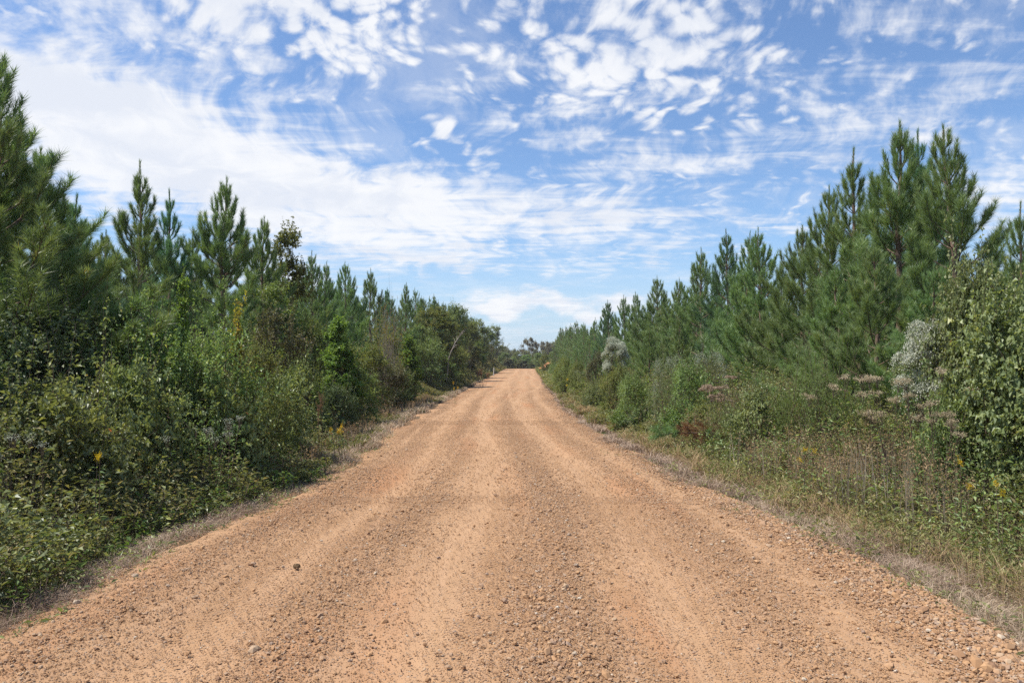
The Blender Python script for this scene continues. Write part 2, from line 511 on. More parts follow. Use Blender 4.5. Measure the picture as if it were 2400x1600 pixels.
def half(y):
    return (np.interp(y, EY, XR) - np.interp(y, EY, XL)) / 2


def smooth_interp(y, xs, zs):
    t = 0
    for o, w in ((-6, .25), (0, .5), (6, .25)):
        t = t + w * np.interp(y + o * np.clip(y / 40, 0, 1), xs, zs)
    return t


def zroad(y):
    return smooth_interp(np.asarray(y, float), [-60, 0, 12, 22, 35, 53, 80, 120, 150, 165, 190, 240, 400, 900], [0, 0, 0, -.10, -.2, -.25, -.02, .42, .76, .86, .5, -1.2, -4, -12])


def ground(x, y):
    x = np.asarray(x, float); y = np.asarray(y, float)
    u = x - xc(y); a = np.abs(u) - half(y)
    base = zroad(y)
    left = np.interp(a, [-9, -.3, 0, .5, 1.3, 3, 6, 12, 40, 200], [-.08, -.08, -.05, -.14, -.28, -.05, .2, .45, .7, .9])
    right = np.interp(a, [-9, -.3, 0, .5, 1.6, 3, 6, 12, 40, 200], [-.08, -.08, -.05, -.16, -.42, -.35, .1, .3, .5, .6])
    rise = np.interp(y, [-50, 30, 60, 90, 120, 160, 230, 500], [0, 0, .9, 1.8, 2.6, 2.6, 1, 0]) * np.clip((a - .8) / 4, 0, 1)
    riser = np.interp(y, [-50, 90, 140, 170, 230, 500], [0, 0, 1.0, 1.0, .5, 0]) * np.clip((a - .8) / 4, 0, 1)
    n = (fbm(x * .6, y * .6, 3, 5) - .5) * .25 * np.clip(a / 1.5, 0, 1)
    return base + np.where(u < 0, left + rise, right + riser) + n


def grid_faces(nx, ny):
    i = np.arange(ny - 1)[:, None] * nx; j = np.arange(nx - 1)[None, :]
    return np.stack([i + j, i + j + 1, i + nx + j + 1, i + nx + j], -1).reshape(-1, 4)


def at(px, d):
    """bearing from the photograph and distance -> world x"""
    return (px - 1176) / 1764 * d


def hgt(py, d, x):
    """height above the ground of a top seen at photograph row py"""
    return 1.6 + (838 - py) / 1764 * d - float(ground(x, d))


if not SKYONLY:
    # ---------------- ground sheet
    gx = np.unique(np.concatenate([np.linspace(-14, 14, 113), np.sign(np.linspace(-1, 1, 61)) * (14 + 2500 * np.abs(np.linspace(-1, 1, 61)) ** 3)]))
    gy = np.unique(np.concatenate([np.linspace(-40, 0, 20), np.linspace(0, 40, 140), np.linspace(40, 260, 150), 260 + 3700 * np.linspace(0, 1, 30) ** 2.2]))
    X, Y = np.meshgrid(gx, gy)
    Z = ground(X, Y)
    go = link('ground', mesh_np('ground', np.stack([X, Y, Z], -1).reshape(-1, 3), [grid_faces(len(gx), len(gy))], [G['soil']], smooth=True))
    tag(go, kind='structure')

    # ---------------- road
    ry = [-30.]
    while ry[-1] < 215:
        y = ry[-1]
        ry.append(y + (1.0 if y < -8 else .06 if y < 2.4 else max(.02, .0030 * y)))
    ry = np.array(ry)
    ru = np.linspace(-3.55, 3.55, 340)
    U, Y = np.meshgrid(ru, ry)
    X = U * half(Y) / 3.08 + xc(Y)
    # windrow of loose stones down the middle, another at each edge, wheel tracks between
    wob = (fbm(Y * .13 + 7, Y * 0 + 3, 3, 9) - .5)
    Uw = U + wob * .9

    def bump_at(c, w, uu):
        return np.exp(-((uu - c) / w) ** 2)

    def wobble(y):
        return (fbm(y * .10 + 7, y * 0 + 3, 3, 9) - .5) * .8

    def coarse_field(u, y):
        uu = u + wobble(y)
        e = np.clip(y / 16, 0, 1)
        c = 1.0 * bump_at(.38, .36, uu) * (1 - .35 * e) + 1.0 * bump_at(2.8, .45, uu) * (1 - .3 * e) + .55 * bump_at(-1.15, .28, uu) + .6 * bump_at(-2.5, .35, uu) + .55 * bump_at(1.72, .26, uu)
        return np.clip(c * (.55 + .9 * fbm(u * .9, y * .25, 3, 14)) + (fbm(u * 1.3, y * .35, 3, 4) - .5) * .5, 0, 1)

    def track_field(u, y):
        uu = u + wobble(y)
        k = .15 + 1.5 * fbm(u * 2.2 + 3, y * .3, 3, 15)
        t = 1.0 * bump_at(-.45, .19, uu) + .8 * bump_at(1.10, .17, uu) + .75 * bump_at(-1.75, .15, uu) + .6 * bump_at(2.15, .18, uu)
        for c0, am, ph, w in ((-.9, .55, .2, .11), (.55, .55, .2, .11), (-.1, .8, 1.7, .10), (1.35, .8, 1.7, .10), (-1.9, .4, 3.0, .10), (-.5, .5, 4.1, .09)):
            t = t + .75 * bump_at(c0 + am * np.sin(y * .085 + ph) + .012 * (y - 20), w, u) * np.clip((y - 4) / 12, .25, 1)
        return np.clip(t * k, 0, 1)

    TF = track_field(U, Y)
    CF = coarse_field(U, Y)
    edge = np.clip((np.abs(U) - 2.82 - (fbm(X * 1.2, Y * .9, 3, 77) - .5) * 1.0) / .5, 0, 1)
    near = np.clip(1.3 - Y / 60, .15, 1)
    CF = CF * (1 - .4 * TF)
    Z = zroad(Y) - .012 * np.abs(U) + .020 * CF * near - .14 * edge \
        + near * (.030 * (fbm(X * 1.1, Y * .5, 3, 1) - .5) + .016 * (fbm(X * 11, Y * 9, 3, 2) - .5) + .012 * (vnoise(X * 34, Y * 34, 3) - .5) * (.4 + CF)) \
        - .016 * near * (bump_at(-.35, .28, Uw) + bump_at(1.15, .28, Uw) + bump_at(-1.8, .3, Uw))
    V = np.stack([X, Y, Z], -1).reshape(-1, 3)
    ro = link('road', mesh_np('road', V, [grid_faces(len(ru), len(ry))], [G['road']], smooth=True, attr=('coarse', CF.ravel())))
    ta = ro.data.attributes.new('track', 'FLOAT', 'POINT'); ta.data.foreach_set('value', TF.ravel().astype(np.float32))
    tag(ro, kind='structure')

    def road_z(x, y):
        u = (x - xc(y)) * 3.08 / half(y)
        c = coarse_field(u, y)
        nr = np.clip(1.3 - y / 60, .15, 1)
        return zroad(y) - .012 * np.abs(u) + .028 * c * nr - .14 * np.clip((np.abs(u) - 2.95) / .45, 0, 1) + nr * .030 * (fbm(x * 1.1, y * .5, 3, 1) - .5)

    # ---------------- loose stones
    rng = np.random.default_rng(11)
    ph = (1 + 5 ** .5) / 2
    ico = unit(np.array([(-1, ph, 0), (1, ph, 0), (-1, -ph, 0), (1, -ph, 0), (0, -1, ph), (0, 1, ph), (0, -1, -ph), (0, 1, -ph), (ph, 0, -1), (ph, 0, 1), (-ph, 0, -1), (-ph, 0, 1)], float))
    icf = np.array([(0, 11, 5), (0, 5, 1), (0, 1, 7), (0, 7, 10), (0, 10, 11), (1, 5, 9), (5, 11, 4), (11, 10, 2), (10, 7, 6), (7, 1, 8), (3, 9, 4), (3, 4, 2), (3, 2, 6), (3, 6, 8), (3, 8, 9), (4, 9, 5), (2, 4, 11), (6, 2, 10), (8, 6, 7), (9, 8, 1)])
    octv = np.array([(1, 0, 0), (-1, 0, 0), (0, 1, 0), (0, -1, 0), (0, 0, 1), (0, 0, -1)], float)
    octf = np.array([(0, 2, 4), (2, 1, 4), (1, 3, 4), (3, 0, 4), (2, 0, 5), (1, 2, 5), (3, 1, 5), (0, 3, 5)])

    def stones(n, y0, y1, smin, smax, tv, tf, base=.12, power=1.6):
        y = y0 + (y1 - y0) * rng.random(n * 3) ** 1.25
        u = rng.uniform(-3.3, 3.4, n * 3)
        keep = rng.random(n * 3) < (base + (1 - base) * coarse_field(u, y) ** 1.5) * (1 - .6 * track_field(u, y))
        y, u = y[keep][:n], u[keep][:n]
        n = len(y)
        x = u * half(y) / 3.08 + xc(y)
        s = smin * (smax / smin) ** (rng.random(n) ** power)
        s = s * (1 + .45 * bump_at(2.75, .5, u))
        th = rng.uniform(0, 2 * PI, n)
        jit = 1 + rng.uniform(-.28, .28, (n, len(tv), 1))
        P = tv[None] * jit
        P = P * (s[:, None] * np.stack([np.ones(n), rng.uniform(.6, .95, n), rng.uniform(.4, .75, n)], 1))[:, None, :]
        tl = rng.uniform(-.5, .5, n)
        ct, st_ = np.cos(tl)[:, None], np.sin(tl)[:, None]
        px_, pz_ = P[..., 0] * ct - P[..., 2] * st_, P[..., 0] * st_ + P[..., 2] * ct
        P = np.stack([px_, P[..., 1], pz_], -1)
        c, s_ = np.cos(th)[:, None], np.sin(th)[:, None]
        Q = np.stack([P[..., 0] * c - P[..., 1] * s_, P[..., 0] * s_ + P[..., 1] * c, P[..., 2]], -1)
        Q += np.stack([x, y, road_z(x, y) + s * .22], -1)[:, None, :]
        F = tf[None] + (np.arange(n) * len(tv))[:, None, None]
        return Q.reshape(-1, 3), F.reshape(-1, 3)

    A = Acc()
    A.add(*stones(170000, 3.2, 9.5, .0032, .0088, octv, octf, .42))
    A.add(*stones(20000, 3.2, 12, .007, .019, ico, icf, .06, 2.2))
    A.add(*stones(330, 3.2, 16, .018, .036, ico, icf, .15, 2))
    A.add(*stones(60000, 9.0, 24, .006, .014, octv, octf, .30, 2))
    A.add(*stones(16000, 22, 60, .011, .022, octv, octf, .2, 2))
    A.add(*stones(30000, -3, 3.2, .004, .013, octv, octf, .3))
    gr = link('gravel', A.mesh('gravel', G['stone'], smooth=False))
    tag(gr, 'loose tan pebbles and gravel scattered over the road surface', 'gravel', kind='stuff')


# ------------------------------------------------------------------ plants: builders of mesh data
def curve(p, azm, el0, el1, L, n, rng, wig=.06):
    pts = [np.array(p, float)]
    for i in range(n):
        t = i / max(1, n - 1)
        e = el0 + (el1 - el0) * t
        a = azm + rng.normal(0, wig)
        pts.append(pts[-1] + np.array([math.sin(a) * math.cos(e), math.cos(a) * math.cos(e), math.sin(e)]) * L / n)
    return np.array(pts)


def needles(segs, dens, nlen, nw, rng, up=.10):
    P0 = np.array([s[0] for s in segs]); P1 = np.array([s[1] for s in segs]); sp = np.array([s[2] for s in segs])
    ln = np.linalg.norm(P1 - P0, axis=1)
    n = int(ln.sum() * dens)
    idx = rng.choice(len(segs), n, p=ln / ln.sum())
    t = rng.random(n)[:, None]
    d = unit(P1[idx] - P0[idx])
    B = P0[idx] * (1 - t) + P1[idx] * t
    r = unit(rng.normal(size=(n, 3)))
    r = unit(r - d * (r * d).sum(1)[:, None])
    th = (rng.uniform(.35, 1.05, n) * sp[idx])[:, None]
    D = unit(d * np.cos(th) + r * np.sin(th) + np.array([0, 0, up]))
    L = nlen * (rng.uniform(.75, 1.15, n) * (.62 + .42 * np.minimum(sp[idx], 1.0)))[:, None]
    Wv = unit(np.cross(D, unit(rng.normal(size=(n, 3))))) * nw / 2
    tip = B + D * L - np.array([0, 0, .06]) * L
    V = np.stack([B - Wv, B + Wv, tip], 1).reshape(-1, 3)
    return V, np.arange(n * 3).reshape(n, 3)


def pine_data(name, seed, H=6.5, Rm=1.7, dens=210, nlen=.19, nw=.0068, twk=1.0, mat='needle', wsp=.42, low=.5, bare=.0, lean=0.0):
    rng = np.random.default_rng(seed)
    wood = Acc(); segs = []
    n = 14
    tp = np.zeros((n, 3)); tp[:, 2] = np.linspace(0, H, n)
    tp[:, 0] = np.cumsum(rng.normal(0, .022, n)) + lean * np.linspace(0, 1, n) ** 1.5
    tp[:, 1] = np.cumsum(rng.normal(0, .022, n)); tp[0, :2] = 0
    tt = np.linspace(0, 1, n)
    wood.tube(tp, .0125 * H * (1 - tt) ** .85 + .008, 8)

    def trunk(h):
        return np.array([np.interp(h, tp[:, 2], tp[:, k]) for k in range(3)])
    segs.append((trunk(H - .60), tp[-1] + [0, 0, .06], .42))
    h = low
    a0 = rng.uniform(0, 6)
    while h < H - .42:
        t = h / H
        prof = 1.06 * (1 - t) ** .88 * min(1, .70 + 1.1 * t)
        nb = rng.integers(4, 6) + (1 if t > .6 else 0)
        for b in range(nb):
            L = max(.26, Rm * 1.42 * prof * rng.uniform(.72, 1.18))
            azm = a0 + b * 2 * PI / nb + rng.normal(0, .22)
            e0 = R(np.interp(t, [0, .4, .75, 1], [-2, 22, 42, 58])) + rng.normal(0, .10)
            e1 = R(np.interp(t, [0, .4, .75, 1], [32, 60, 80, 86])) + rng.normal(0, .10)
            pts = curve(trunk(h + rng.uniform(-.05, .05)), azm, e0, e1, L, 8, rng)
            wood.tube(pts, np.linspace(.007 + .008 * L, .004, 9), 4)
            sp = np.interp(t, [0, .55, .8, 1], [1.1, .9, .62, .5])
            s_need = np.interp(t, [0, .5, 1], [.55, .35, .1])
            for i in range(8):
                if i / 8 >= s_need:
                    segs.append((pts[i], pts[i + 1], sp * (.8 if i > 5 else 1)))
            nt = int((3 + 3.6 * L) * twk)
            if t < bare: nt = int(nt * .5)
            if t > .7: nt = int(nt * .9)
            for q in range(nt):
                s = .22 + .74 * (q + rng.random()) / nt
                k = min(7, int(s * 8)); f = s * 8 - k
                p = pts[k] * (1 - f) + pts[k + 1] * f
                sd_ = 1 if q % 2 else -1
                lt = (.34 * L * (1.15 - s) + .14) * rng.uniform(.7, 1.25)
                ee = e0 + (e1 - e0) * s
                tw = curve(p, azm + sd_ * rng.uniform(.45, 1.15) * (1 - .3 * s), ee + rng.uniform(-.25, .2), min(R(86), ee + rng.uniform(.25, .6)), lt, 4, rng, .1)
                wood.tube(tw, np.linspace(.0065, .003, 5), 3)
                for i in range(1 if lt > .3 else 0, 4):
                    segs.append((tw[i], tw[i + 1], sp))
                if lt > .34 and twk >= 1:
                    for w in range(2):
                        s2 = rng.uniform(.3, .8); k2 = min(3, int(s2 * 4))
                        sub = curve(tw[k2], azm + sd_ * .7 + rng.uniform(-1.2, 1.2), ee + .1, min(R(84), ee + .7), lt * .5, 2, rng, .1)
                        segs.append((sub[0], sub[1], sp)); segs.append((sub[1], sub[2], sp * .85))
        h += wsp * rng.uniform(.75, 1.25) * (1.15 if t < .5 else .85)
        a0 += rng.uniform(.4, 1.2)
    V, F = needles(segs, dens, nlen, nw, rng)
    wm = wood.mesh(name + '_trunk', G['bark'])
    nm = mesh_np(name + '_crown', V, [F], [G[mat]])
    return wm, nm


def shrub_data(name, seed, Rr=1.0, H=2.0, lumps=26, twigs=20, leaves=11, ls=.045, asp=.55, mat='leaf_mid', wood='twig', shape='dome', shoots=4,
               low=.12, trunk=0.0, lumpr=.34, flower=None, fl_n=0, fl_s=.012, droop=0.0, gap=.0, fl_lump=.5, tr=.012):
    rng = np.random.default_rng(seed)
    W_ = Acc()
    C, LR, O = [], [], []
    for i in range(lumps):
        for _ in range(20):
            t = rng.random() ** .8
            z = H * (low + (1 - low) * t)
            if trunk:
                z = trunk + (H - trunk) * t
                tt = t
            else:
                tt = t
            if shape == 'dome': rmax = Rr * math.sqrt(max(0.02, 1 - (tt * .95) ** 2.4)) * (.75 + .5 * min(tt, .5))
            elif shape == 'cone': rmax = Rr * (1.08 - tt) * min(1, .6 + 2 * tt)
            elif shape == 'ball': rmax = Rr * math.sqrt(max(.03, 1 - (2 * tt - 1) ** 2)) + .05
            else: rmax = Rr * (.45 + .6 * tt) * (1 if tt < .8 else 1 - (tt - .8) * 2)
            a = rng.uniform(0, 2 * PI); r = rmax * rng.random() ** .4 * .9
            c = np.array([math.sin(a) * r, math.cos(a) * r, z - Rr * .10])
            if all(np.linalg.norm(c - q) > Rr * lumpr * .45 for q in C): break
        C.append(c); LR.append(Rr * lumpr * rng.uniform(.7, 1.3)); O.append(unit(np.array([c[0], c[1], (c[2] - H * .35) * .6 + .1])))
    C = np.array(C); LR = np.array(LR); O = np.array(O)
    base_n = max(2, lumps // 4)
    bases = rng.normal(0, Rr * .10, (base_n, 2)) if not trunk else None
    if trunk:
        tp = np.array([[0, 0, 0], [rng.normal(0, .03) * H, rng.normal(0, .03) * H, trunk * .6], [rng.normal(0, .03) * H, 0, H * .75]])
        W_.tube(tp, [tr * H, tr * .75 * H, tr * .25 * H], 7)
    for c, lr in zip(C, LR):
        if trunk:
            f = np.clip((c[2] - .25 * Rr) / (H * .75), .35, .98) * rng.uniform(.6, 1)
            p0 = np.array([np.interp(f * H * .75, tp[:, 2], tp[:, k]) for k in range(3)])
            r0 = tr * .45 * H * (1.1 - f)
        else:
            b = bases[rng.integers(base_n)]; p0 = np.array([b[0], b[1], -.05]); r0 = .007 + .004 * H
        mid = (p0 + c) / 2 + np.array([rng.normal(0, .06), rng.normal(0, .06), .10 * np.linalg.norm(c - p0)])
        W_.tube([p0, mid, c], [r0, r0 * .7, .004], 4)
    T = lumps * twigs
    li = np.repeat(np.arange(lumps), twigs)
    d = unit(O[li] * .55 + rng.normal(0, .75, (T, 3)) + np.array([0, 0, .25 - droop]))
    s0 = C[li] + rng.normal(0, .22, (T, 3)) * LR[li][:, None]
    tl = LR[li] * rng.uniform(.6, 1.35, T)
    if shoots:
        k = shoots * 3
        top = np.argsort(C[:, 2])[-max(3, lumps // 3):]
        ci = rng.choice(top, k)
        s0 = np.concatenate([s0, C[ci]]); d = np.concatenate([d, unit(np.array([0, 0, 1.]) + rng.normal(0, .28, (k, 3)))])
        tl = np.concatenate([tl, LR[ci] * rng.uniform(1.5, 2.6, k)])
    T2 = len(s0)
    for i in rng.choice(T2, min(T2, 260), replace=False):
        W_.tube([s0[i], s0[i] + d[i] * tl[i] * .9], [.004, .0018], 3)
    if shoots:
        for i in range(T, T2): W_.tube([s0[i], s0[i] + d[i] * tl[i]], [.006, .002], 3)
    nl = np.full(T2, leaves); nl[T:] = leaves * 2
    wi = np.repeat(np.arange(T2), nl)
    n = len(wi)
    lnorm = rng.normal(0, .35, (lumps, 3))
    t = rng.uniform(.1, 1.0, n)[:, None]
    B = s0[wi] + d[wi] * tl[wi][:, None] * t
    B[:, 2] -= droop * t[:, 0] ** 2 * tl[wi] * .5
    side = unit(np.cross(d[wi], unit(rng.normal(0, .5, (n, 3)) + np.array([0, 0, 1]))))
    side *= rng.choice([-1, 1], n)[:, None]
    Ax = unit(d[wi] * rng.uniform(.1, .8, (n, 1)) + side + rng.normal(0, .35, (n, 3)) - np.array([0, 0, .2]))
    Nn = unit(np.array([0, 0, 1.]) + O[np.minimum(wi // twigs, lumps - 1)] * .35 + lnorm[np.minimum(wi // twigs, lumps - 1)] + rng.normal(0, .38, (n, 3)))
    lsf = rng.uniform(.7, 1.45, lumps)
    L = ls * 1.22 * rng.uniform(.55, 1.35, n) * lsf[np.minimum(wi // twigs, lumps - 1)]
    V, F = leaf_geo(B, Ax, Nn, L, L * asp)
    wm = W_.mesh(name + '_stems', G[wood])
    lm = mesh_np(name + '_foliage', V, [F], [G[mat]])
    fm = None
    if flower:
        pick = rng.random(lumps) < fl_lump
        pi_ = np.nonzero(pick)[0]
        wi = rng.choice(pi_, fl_n)
        dd = unit(O[wi] * .8 + rng.normal(0, .6, (fl_n, 3)) + np.array([0, 0, .5]))
        B = C[wi] + dd * (LR[wi] * rng.uniform(.75, 1.25, fl_n))[:, None]
        V, F = leaf_geo(B, rng.normal(size=(fl_n, 3)), rng.normal(size=(fl_n, 3)), fl_s * rng.uniform(.6, 1.4, fl_n), fl_s)
        fm = mesh_np(name + '_flowers', V, [F], [G[flower]])
    return wm, lm, fm


def place_pine(proto, x, y, h, H0, label, group=None, rot=None, wide=1.0, rng_=np.random.default_rng(3)):
    r = bpy.data.objects.new('pine_tree', None)
    COL.objects.link(r)
    z = float(ground(x, y))
    s = h / H0
    r.location = (x, y, z - .03)
    r.rotation_euler = (0, 0, rng_.uniform(0, 6.28) if rot is None else rot)
    r.scale = (s * wide, s * wide, s)
    tag(r, label, 'pine tree', group)
    link('trunk', proto[0], r); link('crown', proto[1], r)
    return r


def place_shrub(name, proto, x, y, sx, sz, label, cat, group=None, rot=None, parts=('stems', 'foliage', 'flowers'), rng_=np.random.default_rng(5), dz=0):
    r = bpy.data.objects.new(name, None)
    COL.objects.link(r)
    r.location = (x, y, float(ground(x, y)) - .03 + dz)
    r.rotation_euler = (0, 0, rng_.uniform(0, 6.28) if rot is None else rot)
    r.scale = (sx, sx, sz)
    tag(r, label, cat, group)
    for nm, me in zip(parts, proto):
        if me is not None: link(nm, me, r)
    return r


exec_plants = not SKYONLY

if exec_plants:
    # ------------------------------------------------------------ pines
    H0 = 6.5
    PA = [pine_data('pine_near_a', 1, dens=320, Rm=1.7), pine_data('pine_near_b', 2, dens=320, Rm=1.4, wsp=.5, bare=.4),
          pine_data('pine_near_c', 3, dens=320, Rm=1.75, lean=.2), pine_data('pine_near_d', 4, dens=300, Rm=2.1, low=.35, wsp=.46),
          pine_data('pine_near_e', 5, dens=320, Rm=1.35, mat='needle_blue', wsp=.5, bare=.35)]
    PB = [pine_data('pine_mid_%s' % c, 10 + i, dens=160, nw=.0105, Rm=r, mat=m, low=.4) for i, (c, r, m) in enumerate((('a', 1.8, 'needle'), ('b', 1.5, 'needle'), ('c', 2.0, 'needle'), ('d', 1.6, 'needle_blue')))]
    PC = [pine_data('pine_far_%s' % c, 20 + i, dens=80, nw=.020, nlen=.2, Rm=r, twk=.8, low=.5, wsp=.5) for i, (c, r) in enumerate((('a', 1.6), ('b', 1.35), ('c', 1.8)))]

    def pine(k, px, py, d, label, group=None, rot=None, wide=1.0):
        x = at(px, d)
        return place_pine(PA[k] if isinstance(k, int) else {'B': PB, 'C': PC}[k[0]][int(k[1])], x, d, hgt(py, d, x), H0, label, group, rot, wide)

    # left side, one by one
    pine(0, -50, 95, 11.0, 'tall dark pine cut off by the frame at the far left edge', rot=1.0, wide=1.35)
    pine(3, -10, 260, 10.2, 'bushy dark pine in front of the tall one at the far left edge', rot=.5, wide=1.3)
    pine(2, 75, 345, 12.4, 'dark pine leaning out of the tall one at the far left edge', rot=5.2, wide=1.3)
    pine(3, 0, 500, 12.5, 'shorter bushy pine below the tall one cut off at the left edge', rot=2.6, wide=1.25)
    pine(4, 172, 450, 16.0, 'blue-green pine with bare upper stem right behind the leftmost tall pine', rot=.4, wide=1.2)
    pine(1, 318, 372, 20.0, 'slender pine with open pointed crown and visible trunk, tallest in the left middle', rot=.9, wide=1.12)
    pine(4, 388, 436, 23.0, 'narrow pine squeezed between the two pointed pines left of the road', rot=4.0)
    pine(0, 508, 408, 20.5, 'full pointed pine with reddish trunk left of the broadleaf tree', rot=2.2, wide=1.15)
    pine(2, 598, 502, 25.0, 'pine leaning right beside the slim broadleaf tree on the left', rot=5.1)
    pine(0, 240, 530, 24.0, 'low green pine filling the gap between the leftmost pines', rot=3.3, wide=1.2)
    pine(3, 440, 540, 25.0, 'bushy lower pine behind the two pointed pines left of the road', rot=.1)
    lp = [('B0', 715, 580, 33, 'pine just right of the slim broadleaf tree with two thin candles'), ('B1', 742, 602, 36, 'second narrow pine right of the slim broadleaf tree'),
          ('B2', 790, 603, 40, 'dark pine with forked top above the light green sapling'), ('B0', 850, 618, 45, 'pine with spread fan-like top above the bare grey bush'),
          ('B3', 888, 660, 52, 'small blue-green pine top between two taller left pines'), ('B1', 932, 650, 56, 'slim pine standing over the bare grey bush'),
          ('B0', 965, 680, 63, 'dark pine top just right of the slim pine over the bare bush'), ('B3', 1000, 684, 74, 'low twin-topped pine before the line of olive broadleaf trees')]
    for k, px, py, d, lb in lp: pine(k, px, py, d, lb)
    # right side
    pine(0, 2062, 283, 15.6, 'tallest pine of the big right-hand clump, with many upright candles', rot=.3, wide=1.1)
    pine(2, 2200, 285, 14.2, 'tall open pine with bare trunk at the right end of the big clump', rot=1.9, wide=1.15)
    pine(4, 2130, 298, 17.5, 'pine crown wedged between the two tallest pines on the right', rot=4.4)
    pine(1, 1968, 342, 17.6, 'slender pine with thin upright tips at the left of the big right clump', rot=2.2, wide=1.1)
    pine(3, 1905, 430, 19.0, 'broad pine with stacked tips stepping down left of the tall right clump', rot=.2, wide=.95)
    pine(3, 1840, 520, 20.5, 'low spreading pine at the left foot of the big right clump', rot=1.1, wide=1.1)
    pine(3, 2010, 560, 13.2, 'bushy pine with branches to the ground in front of the big right clump', rot=2.4, wide=1.25)
    pine(3, 2150, 610, 11.6, 'low bushy pine right behind the pink-headed weeds', rot=5.4, wide=1.2)
    pine(0, 1930, 610, 15.0, 'round low pine left of the big right clump near the feathery bush', rot=3.9, wide=1.35)
    pine(1, 2352, 465, 12.6, 'pine cut off by the right edge of the frame', rot=2.0)
    pine(2, 2290, 560, 14.5, 'lower pine between the big clump and the right edge', rot=3.0, wide=1.1)
    rp = [('B0', 1757, 524, 24.5, 'pine with a tall clean candle at the right of the middle trio'), ('B1', 1715, 536, 26, 'middle pine of the trio left of the big clump'),
          ('B3', 1680, 530, 28.5, 'narrow dark pine at the left of the middle trio'), ('B0', 1612, 570, 32, 'pointed pine standing alone left of the trio'),
          ('B2', 1562, 640, 36, 'short broad pine left of the pointed lone pine'), ('B2', 1510, 636, 42, 'conical light green pine above the white-flowered bush'),
          ('B1', 1465, 672, 47, 'thin pine tip just left of the conical pine'), ('B0', 1436, 680, 52, 'pine with a blunt top above the white-flowered bush'),
          ('B3', 1402, 690, 61, 'small dark double-tipped pine left of the white-flowered bush'), ('B2', 1795, 640, 23, 'low full pine filling the gap beside the middle trio')]
    for k, px, py, d, lb in rp: pine(k, px, py, d, lb, wide=1.1)
    # the receding plantation
    rr = np.random.default_rng(77)

    def row(x0, y0, y1, step, hm, lab, grp, side, jit=.35, hs=.55):
        y = y0
        while y < y1:
            x = side * x0 + float(xc(y)) + rr.normal(0, jit)
            d = y + rr.normal(0, .4)
            pr = PA[[0, 3, 4, 2][rr.integers(4)]] if d < 22 else (PB[rr.integers(4)] if d < 62 else PC[rr.integers(3)])
            place_pine(pr, x, d, hm * (1 + rr.normal(0, .09)) * (1 if rr.random() > .15 else .75), H0, lab, grp, wide=rr.uniform(1, 1.25))
            y += step * rr.uniform(.75, 1.3)
    row(8.4, 66, 165, 3.0, 6.4, 'young pine of the dense front row right of the road near the crest', 'pines of the front row receding on the right', 1)
    row(10.6, 19, 165, 3.2, 5.5, 'young pine behind the front row, right of the road', 'pines of the second row on the right', 1)
    row(13.6, 17, 90, 4.2, 5.6, 'young pine seen through gaps in the rows, right of the road', 'pines of the third row on the right', 1)
    row(6.6, 26, 150, 4.4, 3.4, 'low young pine on the outer edge of the right-hand plantation', 'low pines at the foot of the right rows', 1, .4)
    row(9.8, 78, 165, 3.0, 7.2, 'dark pine over the olive broadleaf trees, left of the road near the crest', 'pines of the front row receding on the left', -1)
    row(11.8, 22, 165, 3.4, 6.0, 'young pine behind the front row, left of the road', 'pines of the second row on the left', -1)
    row(14.6, 17, 90, 4.2, 6.0, 'young pine seen through gaps in the rows, left of the road', 'pines of the third row on the left', -1)
    row(7.9, 26, 80, 4.4, 3.6, 'low young pine half hidden behind the shrubs left of the road', 'low pines behind the left shrubs', -1, .4)

    # ------------------------------------------------------------ shrub and tree kinds
    K = {}
    K['mid'] = [shrub_data('green_shrub_a', 31, 1.2, 2.2, 44, 26, 13, .042, mat='leaf_mid'), shrub_data('green_shrub_b', 32, 1.2, 2.2, 40, 26, 13, .046, mat='leaf_mid', shoots=7)]
    K['dark'] = [shrub_data('dark_shrub_a', 33, 1.3, 2.4, 46, 28, 14, .045, mat='leaf_dark'), shrub_data('dark_shrub_b', 34, 1.2, 2.2, 44, 26, 14, .040, mat='leaf_dark', shoots=6)]
    K['bramble'] = [shrub_data('bramble_a', 35, 1.2, 1.5, 44, 24, 12, .046, asp=.62, mat='bramble', droop=.25, shoots=5), shrub_data('bramble_b', 36, 1.2, 1.5, 38, 26, 12, .050, asp=.62, mat='bramble', droop=.3)]
    K['olive'] = [shrub_data('olive_shrub_a', 37, 1.1, 2.4, 40, 26, 12, .045, mat='leaf_olive', shoots=5), shrub_data('olive_shrub_b', 38, 1.0, 2.3, 36, 26, 12, .042, mat='leaf_olive')]
    K['brown'] = [shrub_data('brown_shrub', 39, 1.0, 2.2, 32, 22, 11, .048, mat='leaf_brown', shoots=6)]
    K['lime'] = [shrub_data('lime_sapling', 40, .72, 2.8, 40, 22, 12, .052, asp=.7, mat='leaf_lime', shape='cone', shoots=4)]
    K['pale'] = [shrub_data('pale_shrub', 41, 1.0, 1.5, 40, 24, 12, .034, asp=.35, mat='leaf_pale', shape='ball', shoots=3, flower='white_fl', fl_n=5000, fl_s=.016, fl_lump=.6)]
    K['white'] = [shrub_data('white_shrub', 42, 1.0, 1.7, 46, 20, 10, .036, asp=.35, mat='leaf_pale', shape='up', shoots=3, flower='white_fl', fl_n=26000, fl_s=.016, fl_lump=.8)]
    K['whitehigh'] = [shrub_data('white_bush', 142, .6, 2.4, 34, 16, 8, .036, asp=.35, mat='leaf_pale', shape='ball', low=.62, lumpr=.3, shoots=0, flower='white_fl', fl_n=11000, fl_s=.026, fl_lump=.9)]
    K['feather'] = [shrub_data('feathery_bush', 43, 1.0, 1.3, 60, 34, 13, .036, asp=.2, mat='leaf_feather', shape='ball', shoots=8)]
